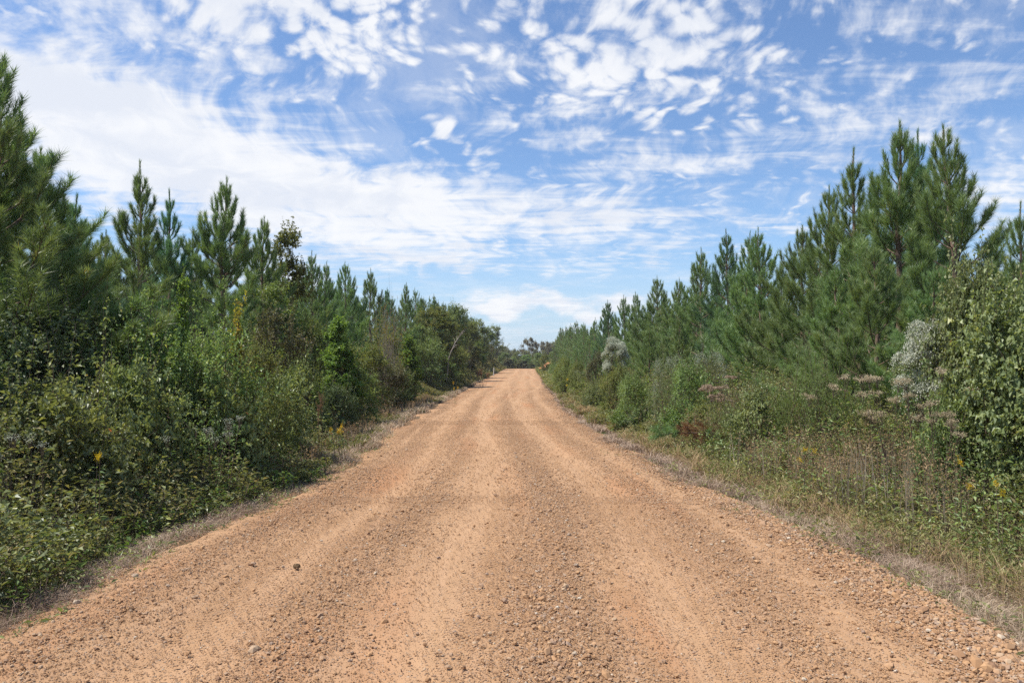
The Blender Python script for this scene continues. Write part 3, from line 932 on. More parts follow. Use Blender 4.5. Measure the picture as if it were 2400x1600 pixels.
    K['glossy'] = [shrub_data('glossy_bush', 44, .75, 1.2, 44, 24, 12, .042, asp=.55, mat='leaf_dark', shape='ball', shoots=2)]
    K['gum'] = [shrub_data('sweetgum', 45, 1.35, 2.6, 56, 28, 13, .050, asp=.85, mat='leaf_maple', shape='dome', shoots=7, lumpr=.3)]
    K['tree'] = [shrub_data('broadleaf_tree_a', 46, 1.5, 5.5, 70, 24, 12, .065, asp=.75, mat='leaf_olive', shape='dome', trunk=.8, shoots=4, lumpr=.27),
                 shrub_data('broadleaf_tree_b', 47, 1.6, 5.2, 70, 24, 12, .065, asp=.7, mat='leaf_mid', shape='dome', trunk=.7, shoots=4, lumpr=.27)]
    K['slim'] = [shrub_data('slim_tree', 48, 1.05, 5.6, 60, 20, 12, .055, asp=.8, mat='leaf_olive', shape='dome', trunk=.6, shoots=7, lumpr=.3)]
    K['browntree'] = [shrub_data('brown_tree', 49, 1.2, 4.0, 50, 22, 11, .055, asp=.7, mat='leaf_brown', shape='dome', trunk=.6, shoots=5, lumpr=.3)]
    K['far'] = [shrub_data('far_tree_a', 50, 3.6, 9, 80, 24, 14, .17, asp=.8, mat='leaf_far', shape='ball', trunk=2.0, shoots=2, lumpr=.22),
                shrub_data('far_tree_b', 51, 3.0, 9, 70, 24, 14, .17, asp=.8, mat='leaf_far', shape='dome', trunk=1.0, shoots=2, lumpr=.25)]
    K['farbrown'] = [shrub_data('far_brown_tree', 52, 4.2, 11, 40, 22, 13, .16, asp=.8, mat='leaf_far_brown', shape='ball', trunk=5.5, shoots=0, lumpr=.19, tr=.022)]
    K['bare'] = [shrub_data('bare_bush', 53, 1.1, 2.6, 70, 24, 1, .04, mat='leaf_yellow', wood='grey_twig', shoots=14)]
    K['yellow'] = [shrub_data('yellow_sapling', 54, .42, 2.3, 15, 9, 8, .055, asp=.6, mat='leaf_yellow', shape='cone', shoots=4, lumpr=.42)]
    K['limevine'] = [shrub_data('lime_vine', 55, .5, 2.8, 22, 14, 10, .055, asp=.55, mat='leaf_lime', shape='cone', shoots=6, lumpr=.4)]
    KH = {'mid': (1.2, 2.2), 'dark': (1.3, 2.3), 'bramble': (1.2, 1.5), 'olive': (1.1, 2.4), 'brown': (1.0, 2.2), 'lime': (.72, 2.8), 'pale': (1, 1.5), 'white': (1, 1.7), 'whitehigh': (.62, 2.35), 'feather': (1, 1.3),
          'glossy': (.75, 1.2), 'gum': (1.35, 2.6), 'tree': (1.5, 5.4), 'slim': (1.05, 5.6), 'browntree': (1.2, 4), 'far': (3.4, 9), 'farbrown': (4.2, 11), 'bare': (1.1, 2.6), 'yellow': (.42, 2.3), 'limevine': (.5, 2.8)}
    r5 = np.random.default_rng(99)

    def shrub(kind, px, py, d, wpx, label, name='shrub', cat='shrub', group=None, v=None, x=None):
        """wpx: full width in the photograph"""
        if px < 1150 and 13.7 < d < 130: d *= 1.2 if d < 36 else 1.45
        x = at(px, d) if x is None else x
        pr = K[kind][(r5.integers(len(K[kind])) if v is None else v)]
        R0, Hh = KH[kind]
        parts = ('trunk', 'crown', 'flowers') if kind in ('tree', 'slim', 'browntree', 'far', 'farbrown') else ('stems', 'foliage', 'flowers')
        return place_shrub(name, pr, x, d, wpx / 2 / 1764 * d / R0 * .92, max(.3, hgt(py, d, x)) / Hh, label, cat, group, parts=parts)

    # left wall, near to far
    T_ = dict(name='broadleaf_tree', cat='tree')
    shrub('dark', 60, 700, 9.5, 520, 'big dark shrub at the left edge under the tall pine', v=0)
    shrub('dark', -130, 640, 8.2, 420, 'dark leafy thicket cut off by the left edge')
    shrub('olive', 215, 720, 10.5, 330, 'dark shrub between the left-edge thicket and the bramble mound')
    shrub('bramble', 130, 905, 7.9, 420, 'bramble thicket below the big dark shrub at the left edge', 'bramble_bush')
    shrub('pale', 300, 728, 11.5, 120, 'small greyish shrub top left of the lime vine')
    shrub('mid', 330, 755, 10.5, 330, 'green rounded bush left of the lime-green vine')
    shrub('limevine', 415, 655, 11.2, 110, 'lime-green vine shoots rising from the middle of the left bushes', 'climbing_vine', 'vine')
    shrub('mid', 480, 780, 10.5, 300, 'green bush right of the lime-green vine')
    shrub('yellow', 548, 712, 11.5, 90, 'thin sapling with yellow and orange leaves above the left bushes', 'sapling', 'sapling')
    shrub('olive', 590, 790, 11.5, 200, 'olive bush with yellowing arching twigs right of the yellow sapling')
    shrub('bramble', 290, 860, 9.0, 330, 'bramble mound in front of the green rounded bush', 'bramble_bush')
    shrub('bramble', 500, 885, 10.4, 280, 'bramble mound left of the white asters', 'bramble_bush')
    shrub('bramble', 635, 870, 13.2, 210, 'dark green bush behind the white asters')
    shrub('brown', 640, 730, 14.5, 200, 'tall shrub with brownish leaves under the slim broadleaf tree')
    shrub('brown', 560, 800, 13.5, 200, 'brownish shrub behind the yellow sapling')
    shrub('slim', 655, 540, 22.0, 150, 'slim broadleaf tree with leafy pointed top between the left pines', **T_)
    shrub('tree', 620, 650, 19.0, 180, 'rounded green broadleaf tree at the foot of the slim one', **T_)
    shrub('lime', 775, 738, 18.5, 150, 'light green leafy sapling right of the slim broadleaf tree', 'sapling', 'sapling')
    shrub('mid', 715, 745, 19.5, 130, 'mid green shrub just behind the light green sapling')
    shrub('mid', 690, 850, 13.8, 170, 'leafy green bush left of the glossy round bush')
    shrub('mid', 810, 850, 19.0, 160, 'green bush under the light green sapling')
    shrub('glossy', 778, 888, 15.8, 100, 'dark glossy round bush at the road edge above the goldenrod', 'round_bush', 'bush')
    shrub('olive', 835, 800, 24.0, 160, 'olive bush right of the light green sapling')
    shrub('bare', 890, 712, 27.0, 110, 'bare grey twiggy bush with a few yellow leaves, left side', 'bare_bush', 'bush')
    shrub('olive', 880, 760, 28.5, 150, 'olive bush standing around the bare grey twigs')
    shrub('brown', 885, 830, 26.0, 130, 'reddish-brown bush low under the bare grey twigs')
    shrub('lime', 938, 775, 31.0, 90, 'pale green sapling right of the reddish-brown bush', 'sapling', 'sapling')
    shrub('mid', 920, 850, 27.5, 110, 'low green bush at the end of the tan verge grass')
    shrub('tree', 1000, 712, 43.0, 140, 'rounded olive broadleaf tree left of the pale leaning branch', v=0, **T_)
    shrub('mid', 980, 790, 37.0, 120, 'green bush in front of the rounded olive tree')
    shrub('tree', 962, 745, 40.0, 100, 'dark green broadleaf tree left of the rounded olive tree', v=1, **T_)
    shrub('tree', 1042, 700, 54.0, 90, 'dark broadleaf tree right of the rounded olive tree', v=1, **T_)
    shrub('olive', 1040, 790, 46.0, 90, 'olive shrub under the pale leaning branch')
    shrub('tree', 1075, 745, 62.0, 80, 'olive tree just right of the pale leaning branch', v=0, **T_)
    shrub('mid', 1020, 830, 45.0, 80, 'dark bush at the verge right of the green bush')
    shrub('browntree', 1062, 800, 58.0, 60, 'small brownish tree at the left verge near the post', **T_)
    shrub('tree', 1098, 738, 80.0, 66, 'olive tree in the left line above the tall verge weeds', v=0, **T_)
    shrub('tree', 1118, 750, 100.0, 56, 'green tree next to last before the dark one at the end of the left line', v=1, **T_)
    shrub('slim', 1138, 752, 122.0, 46, 'dark feathery tree ending the left line before the sky gap', **T_)
    shrub('browntree', 1100, 800, 84.0, 50, 'brownish small tree behind the weathered post', **T_)
    shrub('brown', 1088, 828, 74.0, 40, 'small brown bush at the foot of the left line of trees')
    shrub('browntree', 1122, 815, 112.0, 34, 'low brown tree at the foot of the dark feathery tree', **T_)
    # generic filling shrubs on both sides, in rows
    def fill(kinds, x0, side, y0, y1, step, h, w, lab, grp, jit=.4):
        y = y0
        while y < y1:
            k = kinds[r5.integers(len(kinds))]
            R0, Hh = KH[k]
            x = side * x0 + float(xc(y)) + r5.normal(0, jit)
            par = ('trunk', 'crown', 'flowers') if k in ('tree', 'slim', 'browntree') else ('stems', 'foliage', 'flowers')
            place_shrub('shrub', K[k][r5.integers(len(K[k]))], x, y, w * r5.uniform(.8, 1.2) / R0, h * r5.uniform(.75, 1.25) / Hh, lab, 'shrub', grp, parts=par)
            y += step * r5.uniform(.7, 1.3)
    fill(['mid', 'olive', 'bramble', 'olive', 'lime'], 7.1, -1, 16, 60, 2.2, 1.9, 1.1, 'one of the dense green shrubs in the hedge-like wall left of the road', 'shrubs of the left wall')
    fill(['mid', 'mid', 'olive', 'brown', 'lime'], 6.2, -1, 60, 160, 4.0, 3.2, 1.5, 'distant shrub at the foot of the left trees, near the crest', 'distant shrubs left of the road')
    fill(['bramble', 'mid', 'olive'], 7.8, -1, 7.5, 24, 2.0, 1.6, 1.2, 'dark shrub behind the near bramble mounds, under the left pines', 'shrubs under the left pines')
    fill(['lime', 'olive', 'bramble', 'feather', 'pale'], 5.6, 1, 20, 70, 2.0, 1.35, .9, 'one of the low mixed bushes along the slope right of the road', 'low bushes of the right slope')
    fill(['olive', 'mid', 'bramble', 'brown'], 6.0, 1, 70, 160, 3.6, 1.7, 1.2, 'distant low bush along the right of the road, near the crest', 'distant bushes right of the road')
    fill(['bramble', 'olive', 'feather', 'mid', 'pale'], 4.7, 1, 13, 75, 1.9, 1.0, .62, 'one of the small weedy bushes nearest the road on the right slope', 'small bushes beside the right road edge', .35)
    fill(['bramble', 'olive', 'mid'], 7.2, 1, 8, 40, 2.2, 1.2, 1.1, 'low bush under the lowest pine branches, right of the road', 'bushes under the right pines')
    # right side, one by one
    shrub('gum', 2310, 705, 8.4, 340, 'large light green broadleaf shrub with upright shoots at the right edge', 'shrub')
    shrub('gum', 2235, 650, 9.3, 260, 'tall leafy sapling rising behind the large shrub at the right edge', 'sapling', 'sapling')
    shrub('olive', 2420, 900, 7.6, 260, 'darker green shrub cut off by the right edge below the large one')
    shrub('bramble', 2165, 930, 8.8, 190, 'green bush at the foot of the large right-hand shrub')
    shrub('whitehigh', 2132, 768, 9.6, 170, 'shrub with tiny white flowers touching the large right-hand shrub', 'flowering_shrub')
    shrub('feather', 1885, 862, 12.0, 210, 'rounded feathery light green bush below the big right clump of pines', 'feathery_bush', 'bush')
    shrub('bramble', 1740, 895, 13.0, 220, 'bramble bush between the fallen pine top and the feathery bush', 'bramble_bush')
    shrub('olive', 1990, 930, 10.5, 190, 'olive bush right of the feathery bush')
    shrub('whitehigh', 1412, 788, 26.5, 72, 'rounded white-flowered bush standing out in front of the right pines', 'flowering_shrub')
    shrub('olive', 1415, 846, 24.0, 100, 'olive bush hiding the foot of the rounded white-flowered one')
    shrub('mid', 1450, 868, 21.5, 90, 'green bush right below the rounded white-flowered one')
    shrub('pale', 1530, 838, 18.5, 90, 'pale sage bush with white heads left of the fallen pine top', 'flowering_shrub')
    shrub('pale', 1625, 826, 20.0, 130, 'blue-grey sage bush behind the fallen pine top')
    shrub('mid', 1580, 848, 17.5, 130, 'bright green bush between the two sage bushes')
    shrub('olive', 1298, 820, 46.0, 66, 'dark cedar-like bush standing alone near the road, right side', 'round_bush', 'bush')
    shrub('olive', 1325, 830, 44.0, 60, 'olive bush right behind the dark cedar-like bush')
    shrub('brown', 1370, 815, 40.0, 60, 'brownish bush left of the white-flowered bush')
    shrub('mid', 1455, 880, 20.0, 120, 'low green bush left of the pale sage bush')
    shrub('olive', 1250, 815, 120.0, 30, 'yellowish bush beside the bare clay bank')
    # beyond the crest
    shrub('farbrown', 1213, 776, 235.0, 52, 'tall round-crowned brownish tree with sky showing through, beyond the crest', **T_)
    shrub('farbrown', 1250, 785, 260.0, 56, 'dark brown tree behind the yellowish one beyond the crest', **T_)
    fr = [('far', 1262, 790, 270, 40, 'dark tree right of the brownish trees beyond the crest'), ('far', 1232, 803, 225, 26, 'yellowish-green tree in front of the dark brown tree beyond the crest'),
          ('far', 1210, 806, 222, 34, 'green tree under the round-crowned tree beyond the crest'), ('far', 1250, 806, 215, 20, 'narrow green tree right of the yellowish one beyond the crest'),
          ('far', 1183, 803, 250, 34, 'grey-green tree left of the round-crowned one beyond the crest'), ('far', 1162, 806, 240, 40, 'low green tree by the end of the left line beyond the crest'),
          ('far', 1193, 818, 215, 36, 'low bushy tree at the middle of the gap beyond the crest'), ('far', 1168, 818, 210, 34, 'bushy tree at the left of the gap beyond the crest'),
          ('far', 1145, 800, 235, 40, 'tree hiding behind the end of the left line beyond the crest'), ('far', 1280, 780, 290, 44, 'bluish tree top above the right bushes beyond the crest')]
    for k, px, py, d, w, lb in fr: shrub(k, px, py, d, w, lb, **T_)
    for i in range(15):
        px_ = 1138 + 10 * i
        shrub('tree' if i % 3 else 'far', px_, 818 + 9 * math.sin(i * 2.3), 196 + 9 * math.sin(i * 1.7), 36, 'low bushy tree just beyond the crest of the road', group='low trees just beyond the crest', **T_)
    rw = np.random.default_rng(8)
    for i in range(46):
        a = -1.3 + 2.6 * (i + rw.random()) / 46
        dd = rw.uniform(270, 330); x = math.sin(a) * dd; y = math.cos(a) * dd
        s = rw.uniform(.9, 1.3)
        place_shrub('broadleaf_tree', K['far'][i % 2], x, y, s * 1.6, s * 1.05, 'tree of the distant wood mostly hidden behind the roadside rows', 'tree', 'trees of the distant wood', parts=('trunk', 'crown', 'flowers'))
    # ------------------------------------------------------------ small single things
    rs = np.random.default_rng(123)

    def lump_mesh(name, r, sq, mat, seed, n=2):
        rg = np.random.default_rng(seed)
        th = np.linspace(0, PI, 15); phh = np.linspace(0, 2 * PI, 24, endpoint=False)
        TH, PH = np.meshgrid(th, phh, indexing='ij')
        D = np.stack([np.sin(TH) * np.cos(PH), np.sin(TH) * np.sin(PH), np.cos(TH)], -1)
        rad = 1 + .55 * (fbm(D[..., 0] * 2.5 + 9, D[..., 1] * 2.5 + D[..., 2] * 2, 4, seed) - .5) + .35 * (fbm(D[..., 0] * 7 + 9, D[..., 1] * 7 + D[..., 2] * 5, 2, seed + 5) - .5)
        V = D * rad[..., None] * np.array([r, r * .8, r * sq])
        i = np.arange(14)[:, None] * 24; j = np.arange(24)[None, :]; k = (j + 1) % 24
        F = np.stack([i + j, i + 24 + j, i + 24 + k, i + k], -1).reshape(-1, 4)
        return mesh_np(name, V.reshape(-1, 3), [F], [mat])

    def clod(px, y, r, mat, label, seed, sq=.6):
        x = at(px, y)
        o = link('dirt_clod', lump_mesh('dirt_clod', r, sq, mat, seed))
        zz_ = float(road_z(np.array([x]), np.array([y]))[0]) if abs(x - float(xc(y))) < 3.0 else float(ground(x, y))
        o.location = (x, y, zz_ + r * sq * .5); o.rotation_euler = (0, 0, seed)
        tag(o, label, 'dirt clod')
    clod(686, 6.2, .028, G['clod'], 'dark brown crumbly clod lying alone on the left half of the road', 3, .8)
    clod(541, 8.6, .035, G['clod'], 'dark clod at the left edge of the road near the dry grass', 5)
    clod(741, 13.6, .13, G['orange_clod'], 'orange rounded dirt lump in the left verge below the goldenrod', 8, .55)
    clod(735, 17.5, .05, G['clod'], 'small dark clod near the left road edge further up', 12)

    # small bank of bare red clay by the crest
    th = np.linspace(0, 1, 24); q = np.linspace(-1, 1, 30)
    Q, TT = np.meshgrid(q, th)
    bx = 7.9 + 3.2 * Q + .4 * (fbm(Q * 3 + 5, TT * 3, 3, 6) - .5); by = 138 + 7 * TT
    hz = 1.7 * np.sin(np.clip(TT * 1.6, 0, 1) * PI / 2) * np.clip(1.15 - np.abs(Q) ** 2, 0, 1) + .5 * (fbm(Q * 4 + 3, TT * 4, 4, 61) - .5)
    bz = ground(bx, by) - .15 + hz
    tag(link('clay_bank', mesh_np('clay_bank', np.stack([bx, by, bz], -1).reshape(-1, 3), [grid_faces(30, 24)], [G['clay']], smooth=True)), kind='structure')

    # weathered post by the far left verge
    A = Acc(); A.tube([[0, 0, -.2], [0, .02, .7], [.02, .02, 1.35]], [.075, .07, .065], 10); A.tube([[.02, .02, 1.35], [.02, .02, 1.37]], [.065, .001], 10)
    o = link('post', A.mesh('post', G['post'])); x = at(1134, 100); o.location = (x, 100, float(ground(x, 100)) - .25)
    tag(o, 'pale weathered post standing in the left verge near the crest', 'post')

    # pale leaning dead branch in the left line
    A = Acc(); A.tube([[-.3, .2, 0], [-.1, .1, 1.1], [0, 0, 2.0]], [.07, .06, .05], 6)
    rb = np.random.default_rng(4)
    trunkp = curve((0, 0, 2.0), R(50), R(66), R(30), 2.6, 10, rb, .12)
    A.tube(trunkp, np.linspace(.05, .015, 11), 6)
    for k in range(3, 11):
        for s_ in (0, 1):
            b_ = curve(trunkp[k], R(50) + rb.uniform(-1.6, 1.6), rb.uniform(.2, 1.2), rb.uniform(-.3, .6), rb.uniform(.35, .9), 5, rb, .2)
            A.tube(b_, np.linspace(.018, .006, 6), 4)
    o = link('dead_branch', A.mesh('dead_branch', G['grey_twig'])); x = at(1030, 60); o.location = (x, 60, float(ground(x, 60))); o.scale = (.8, .8, 1.1)
    tag(o, 'pale dead branch leaning out of the left line of trees', 'dead branch')

    # fallen pine top with red-brown needles
    root = bpy.data.objects.new('fallen_pine', None); COL.objects.link(root)
    rp_ = np.random.default_rng(21)
    A = Acc(); sg, sdead = [], []
    tp_ = curve((1.3, .5, .35), R(-78), R(4), R(-4), 2.5, 8, rp_, .05)
    A.tube(tp_, np.linspace(.045, .012, 9), 6)
    for k in range(1, 9):
        for s_ in range(6):
            L = rp_.uniform(.3, .62) * (1.2 - k / 14)
            b_ = curve(tp_[k], R(-78) + rp_.uniform(-1.5, 1.5), rp_.uniform(-.7, 1.2), rp_.uniform(-.3, .7), L, 4, rp_, .15)
            A.tube(b_, np.linspace(.012, .004, 5), 4)
            for i in range(1, 4): (sg if k > 5 or (k == 3 and s_ == 0) else sdead).append((b_[i], b_[i + 1], 1.1))
            sub = curve(b_[2], R(-78) + rp_.uniform(-1.8, 1.8), rp_.uniform(-.5, .8), .3, L * .6, 2, rp_, .15)
            for i in range(2): (sg if k > 5 else sdead).append((sub[i], sub[i + 1], 1.1))
    link('trunk', A.mesh('fallen_trunk', G['twig']), root)
    V, F = needles(sg, 300, .17, .007, rp_, 0); link('green_needles', mesh_np('fallen_green', V, [F], [G['needle']]), root)
    V, F = needles(sdead, 260, .17, .007, rp_, -.2); link('dead_needles', mesh_np('fallen_dead', V, [F], [G['needle_dead']]), root)
    root.scale = (.6, .6, .75); x = at(1615, 14.2); root.location = (x, 14.2, float(ground(x, 14.2)) + .35)
    tag(root, 'fallen pine top with red-brown dead needles and one green end, right slope', 'fallen pine')

    # ------------------------------------------------------------ flowering stems
    def flower_plant(name, kind, x, y, h, nst, spread, label, cat, mat, leafm='leaf_mid', fs=.012, nf=260, head=(.10, .16), flat=False, seed=0, lean=(0, 0)):
        rg = np.random.default_rng(seed)
        A = Acc(); LB, LA = [], []; FB = []
        for i in range(nst):
            b = np.array([rg.normal(0, spread * .35), rg.normal(0, spread * .35), 0])
            hh = h * rg.uniform(.75, 1.05)
            tip = b + np.array([rg.normal(0, spread * .6) + lean[0] * hh, rg.normal(0, spread * .5) + lean[1] * hh, hh])
            A.tube([b, (b + tip) / 2 + rg.normal(0, .02, 3), tip], [.005, .004, .002], 4)
            for q in range(26):
                t = rg.uniform(.1, .92); LB.append(b + (tip - b) * t); a = rg.uniform(0, 6.28); LA.append((math.cos(a), math.sin(a), rg.uniform(-.2, .6)))
            if flat:
                for q in range(9):
                    a = rg.uniform(0, 6.28); rr_ = head[0] * math.sqrt(rg.random())
                    c = tip + np.array([math.cos(a) * rr_, math.sin(a) * rr_, rg.uniform(-.02, .03)])
                    A.tube([tip - [0, 0, .12], c], [.002, .001], 3)
                    FB.append(c + rg.normal(0, 1, (nf // 9, 3)) * [.020, .020, .010])
            else:
                for q in range(6):
                    a = rg.uniform(0, 6.28)
                    e = tip + np.array([math.cos(a) * head[0], math.sin(a) * head[0], rg.uniform(-.06, .05)])
                    st_ = tip - np.array([0, 0, head[1] * rg.random()])
                    t = rg.random((nf // 6, 1)); FB.append(st_ * (1 - t) + e * t + rg.normal(0, .006, (nf // 6, 3)))
                t = rg.random((nf // 3, 1)); FB.append((tip - [0, 0, head[1]]) * (1 - t) + tip * t + rg.normal(0, .012, (nf // 3, 3)))
        root = bpy.data.objects.new(name, None); COL.objects.link(root)
        root.location = (x, y, float(ground(x, y)) - .02)
        tag(root, label, cat)
        link('stems', A.mesh(name + '_stems', G['twig']), root)
        LB = np.array(LB); LA = np.array(LA)
        V, F = leaf_geo(LB, LA, rg.normal(0, .4, LB.shape) + [0, 0, 1], .065 * rg.uniform(.6, 1.3, len(LB)), .014)
        link('foliage', mesh_np(name + '_leaves', V, [F], [G[leafm]]), root)
        B = np.concatenate(FB); V, F = leaf_geo(B, rg.normal(size=B.shape), rg.normal(size=B.shape), fs * rg.uniform(.6, 1.4, len(B)), fs * .8)
        link('flower_heads', mesh_np(name + '_flowers', V, [F], [G[mat]]), root)

    def fp(name, px, py, d, *a, **k):
        x = at(px, d)
        flower_plant(name, None, x, d, hgt(py, d, x), *a, **k)
    fp('goldenrod', 786, 966, 13.2, 5, .12, 'goldenrod with yellow plumes beside the glossy round bush', 'wildflower', 'gold_fl', head=(.035, .08), seed=1, fs=.012, nf=90)
    fp('goldenrod', 1047, 876, 36, 3, .08, 'yellow goldenrod clump further up the left verge', 'wildflower', 'gold_fl', head=(.04, .12), seed=2, fs=.02, nf=60)
    fp('goldenrod', 231, 1038, 6.9, 2, .06, 'small yellow flower head in the near left brambles', 'wildflower', 'gold_fl', head=(.025, .02), seed=3, fs=.009, nf=60)
    fp('goldenrod', 1302, 872, 37, 2, .05, 'yellow flowers at the foot of the dark cedar-like bush', 'wildflower', 'gold_fl', head=(.05, .08), seed=4, fs=.02, nf=60)
    fp('goldenrod', 2285, 1072, 6.4, 2, .10, 'small yellow flowers in the weeds at the right edge', 'wildflower', 'gold_fl', head=(.03, .03), seed=5, fs=.009, nf=60)
    fp('goldenrod', 1840, 1030, 8.8, 3, .15, 'tiny yellow flowers in the tan grasses, right slope', 'wildflower', 'gold_fl', head=(.04, .03), seed=6, fs=.009, nf=60)
    fp('goldenrod', 2215, 1045, 6.9, 2, .12, 'two yellow blossoms below the large right-hand shrub', 'wildflower', 'gold_fl', head=(.03, .03), seed=7, fs=.009, nf=60)
    fp('aster', 478, 962, 9.0, 9, .3, 'white asters among the left brambles', 'wildflower', 'white_fl', head=(.05, .05), flat=True, seed=8, fs=.009, nf=90)
    fp('aster', 40, 985, 7.0, 6, .25, 'white flowering weed by the left edge of the frame', 'wildflower', 'white_fl', head=(.05, .05), flat=True, seed=9, fs=.009, nf=80)
    fp('joe_pye_weed', 2075, 862, 8.7, 17, .42, 'tall weeds with flat faded-pink flower heads below the big right-hand shrub', 'wildflower', 'pink_fl', head=(.065, .1), flat=True, seed=10, fs=.012, nf=200, lean=(-.15, 0))
    fp('joe_pye_weed', 2150, 905, 8.3, 12, .34, 'faded-pink flat-topped weeds against the large right-hand shrub', 'wildflower', 'pink_fl', head=(.06, .1), flat=True, seed=11, fs=.012, nf=190)
    fp('joe_pye_weed', 1645, 868, 15.3, 9, .3, 'faded-pink weed heads above the fallen pine top', 'wildflower', 'pink_fl', head=(.14, .1), flat=True, seed=12, fs=.02, nf=420)
    fp('dead_stalk', 737, 900, 13.0, 2, .03, 'thin dead stalk with a tan plume left of the glossy bush', 'dead stalk', 'seed', leafm='seed', head=(.05, .35), seed=13, nf=300)
    fp('dead_stalk', 145, 895, 8.2, 3, .06, 'dry brown stalk standing before the dark shrub at the left', 'dead stalk', 'seed', leafm='seed', head=(.05, .3), seed=14, nf=300)
    fp('dead_stalk', 1110, 846, 62, 8, .4, 'tall tan weeds at the foot of the weathered post', 'weed', 'seed', leafm='weed', head=(.16, .5), seed=15, fs=.04, nf=300)

    # ------------------------------------------------------------ undergrowth, weeds and grass
    def side_points(n, y0, y1, a0, a1, side, rg, pw=1.0, power=1.4, fld=None):
        y = y0 + (y1 - y0) * rg.random(n) ** power
        a = a0 + (a1 - a0) * rg.random(n) ** pw
        if fld is not None:
            k = rg.random(n) < fld(a * side, y); y, a = y[k], a[k]
        e = .8 * (fbm(y * .7, y * 0 + 3 * side, 3, 31) - .5) * np.clip(1.5 - a, 0, 1)
        return side * (half(y) + a + e) + xc(y), y, a

    def weeds(name, pts, hs, nleaf, ls, asp, mat, rg, spread=.25, lean=.25, stem=True, up=(-.2, .7), stem_mat=None, tlo=.12):
        x, y = pts
        n = len(x)
        z = ground(x, y)
        d = np.stack([rg.normal(0, lean, n), rg.normal(0, lean, n), np.ones(n)], 1)
        P0 = np.stack([x, y, z - .02], 1)
        ls = ls * rg.uniform(.55, 1.5, n)
        i = np.repeat(np.arange(n), nleaf)
        t = rg.uniform(tlo, 1, len(i))
        a = rg.uniform(0, 2 * PI, len(i))
        rad = spread * hs[i] * rg.random(len(i)) ** .7
        B = P0[i] + d[i] * (hs[i] * t)[:, None] + np.stack([np.cos(a) * rad, np.sin(a) * rad, 0 * a], 1)
        Ax = np.stack([np.cos(a), np.sin(a), rg.uniform(up[0], up[1], len(i))], 1) + rg.normal(0, .3, (len(i), 3))
        Nn = np.array([0, 0, 1.]) + rg.normal(0, .5, (len(i), 3))
        L = ls[i] * rg.uniform(.5, 1.35, len(i))
        V, F = leaf_geo(B, Ax, Nn, L, L * asp)
        o = link(name, mesh_np(name, V, [F], [G[mat]]))
        tag(o, kind='stuff')
        if stem:
            w = np.maximum(.003, .0009 * y)[:, None]
            sv = np.stack([P0 - [1, 0, 0] * w, P0 + [1, 0, 0] * w, P0 + d * hs[:, None]], 1).reshape(-1, 3)
            q = n * 3
            so = link(name + '_stems', mesh_np(name + '_stems', sv, [np.arange(q).reshape(-1, 3)], [G[stem_mat or 'twig']]))
            tag(so, kind='stuff')
            return o, so
        return o, None

    def grass(name, pts, hs, bl, mat, rg, wd=.004, lean=.5, curl=.5):
        x, y = pts
        i = np.repeat(np.arange(len(x)), bl); n = len(i)
        jit = .05
        X_ = x[i] + rg.normal(0, jit, n); Y_ = y[i] + rg.normal(0, jit, n)
        P = np.stack([X_, Y_, np.maximum(ground(X_, Y_), -9) - .01], 1)
        a = rg.uniform(0, 2 * PI, n)
        h = hs[i] * rg.uniform(.5, 1.2, n)
        ln = np.abs(rg.normal(0, lean, n))
        dirh = np.stack([np.cos(a), np.sin(a), 0 * a], 1)
        M = P + dirh * (h * ln * .45)[:, None] + [0, 0, 1] * (h * .6 / (1 + ln))[:, None]
        Tp = P + dirh * (h * (ln + curl * .6))[:, None] + [0, 0, 1] * (h * (1 - .25 * curl) / (1 + ln))[:, None]
        wv = np.stack([-np.sin(a), np.cos(a), 0 * a], 1) * (np.maximum(wd, .0007 * Y_) * rg.uniform(.6, 1.3, n) / 2)[:, None]
        V = np.stack([P - wv, P + wv, M + wv * .8, M - wv * .8, Tp], 1).reshape(-1, 3)
        b = np.arange(n)[:, None] * 5
        o = link(name, mesh_np(name, V, [b + np.array([0, 1, 2, 3]), b + np.array([3, 2, 4])], [G[mat]]))
        tag(o, kind='stuff')
        return o

    def hn(x, y, s=1.0, seed=40):
        return .55 + .9 * fbm(x * s, y * s, 3, seed)
    rg = np.random.default_rng(500)
    # left bank: brambles and broadleaf weeds, rising away from the road
    x, y, a = side_points(6500, 3.2, 17, .35, 3.6, -1, rg, .9, 1.25)
    hs = (.12 + .44 * np.clip(a - .2 - .05 * np.clip(y - 7, 0, 8), 0, 2.0)) * hn(x, y, 1.3) ** 1.7 * 1.35
    weeds('bramble_cover', (x, y), hs, 26, .040 + .0012 * y, .6, 'bramble', rg, .30, .3)
    x, y, a = side_points(5200, 3.2, 17, .25, 3.4, -1, rg, .9, 1.25)
    hs = (.15 + .44 * np.clip(a - .15 - .05 * np.clip(y - 7, 0, 8), 0, 2.0)) * hn(x, y, 1.6, 44) ** 1.4 * 1.4
    weeds('leafy_weeds', (x, y), hs, 20, .045 + .0012 * y, .34, 'weed', rg, .16, .2)
    x, y, a = side_points(700, 3.3, 12, .12, 2.6, -1, rg, 1, 1.3)
    hs = (.14 + .48 * np.clip(a - .1, 0, 2)) * hn(x, y, 2.1) * 1.2
    weeds('bright_weeds', (x, y), hs, 13, .060 + 0 * y, .36, 'weed_bright', rg, .12, .2)
    x, y, a = side_points(9000, 16, 62, .3, 3.6, -1, rg, 1, 1.3)
    hs = (.14 + .22 * np.clip(a - .5, 0, 3)) * hn(x, y, .7)
    weeds('verge_weeds', (x, y), hs, 12, .05 + .0018 * y, .4, 'weed', rg, .25, .25)
    x, y, a = side_points(5000, 60, 170, .2, 4.0, -1, rg, 1, 1.1)
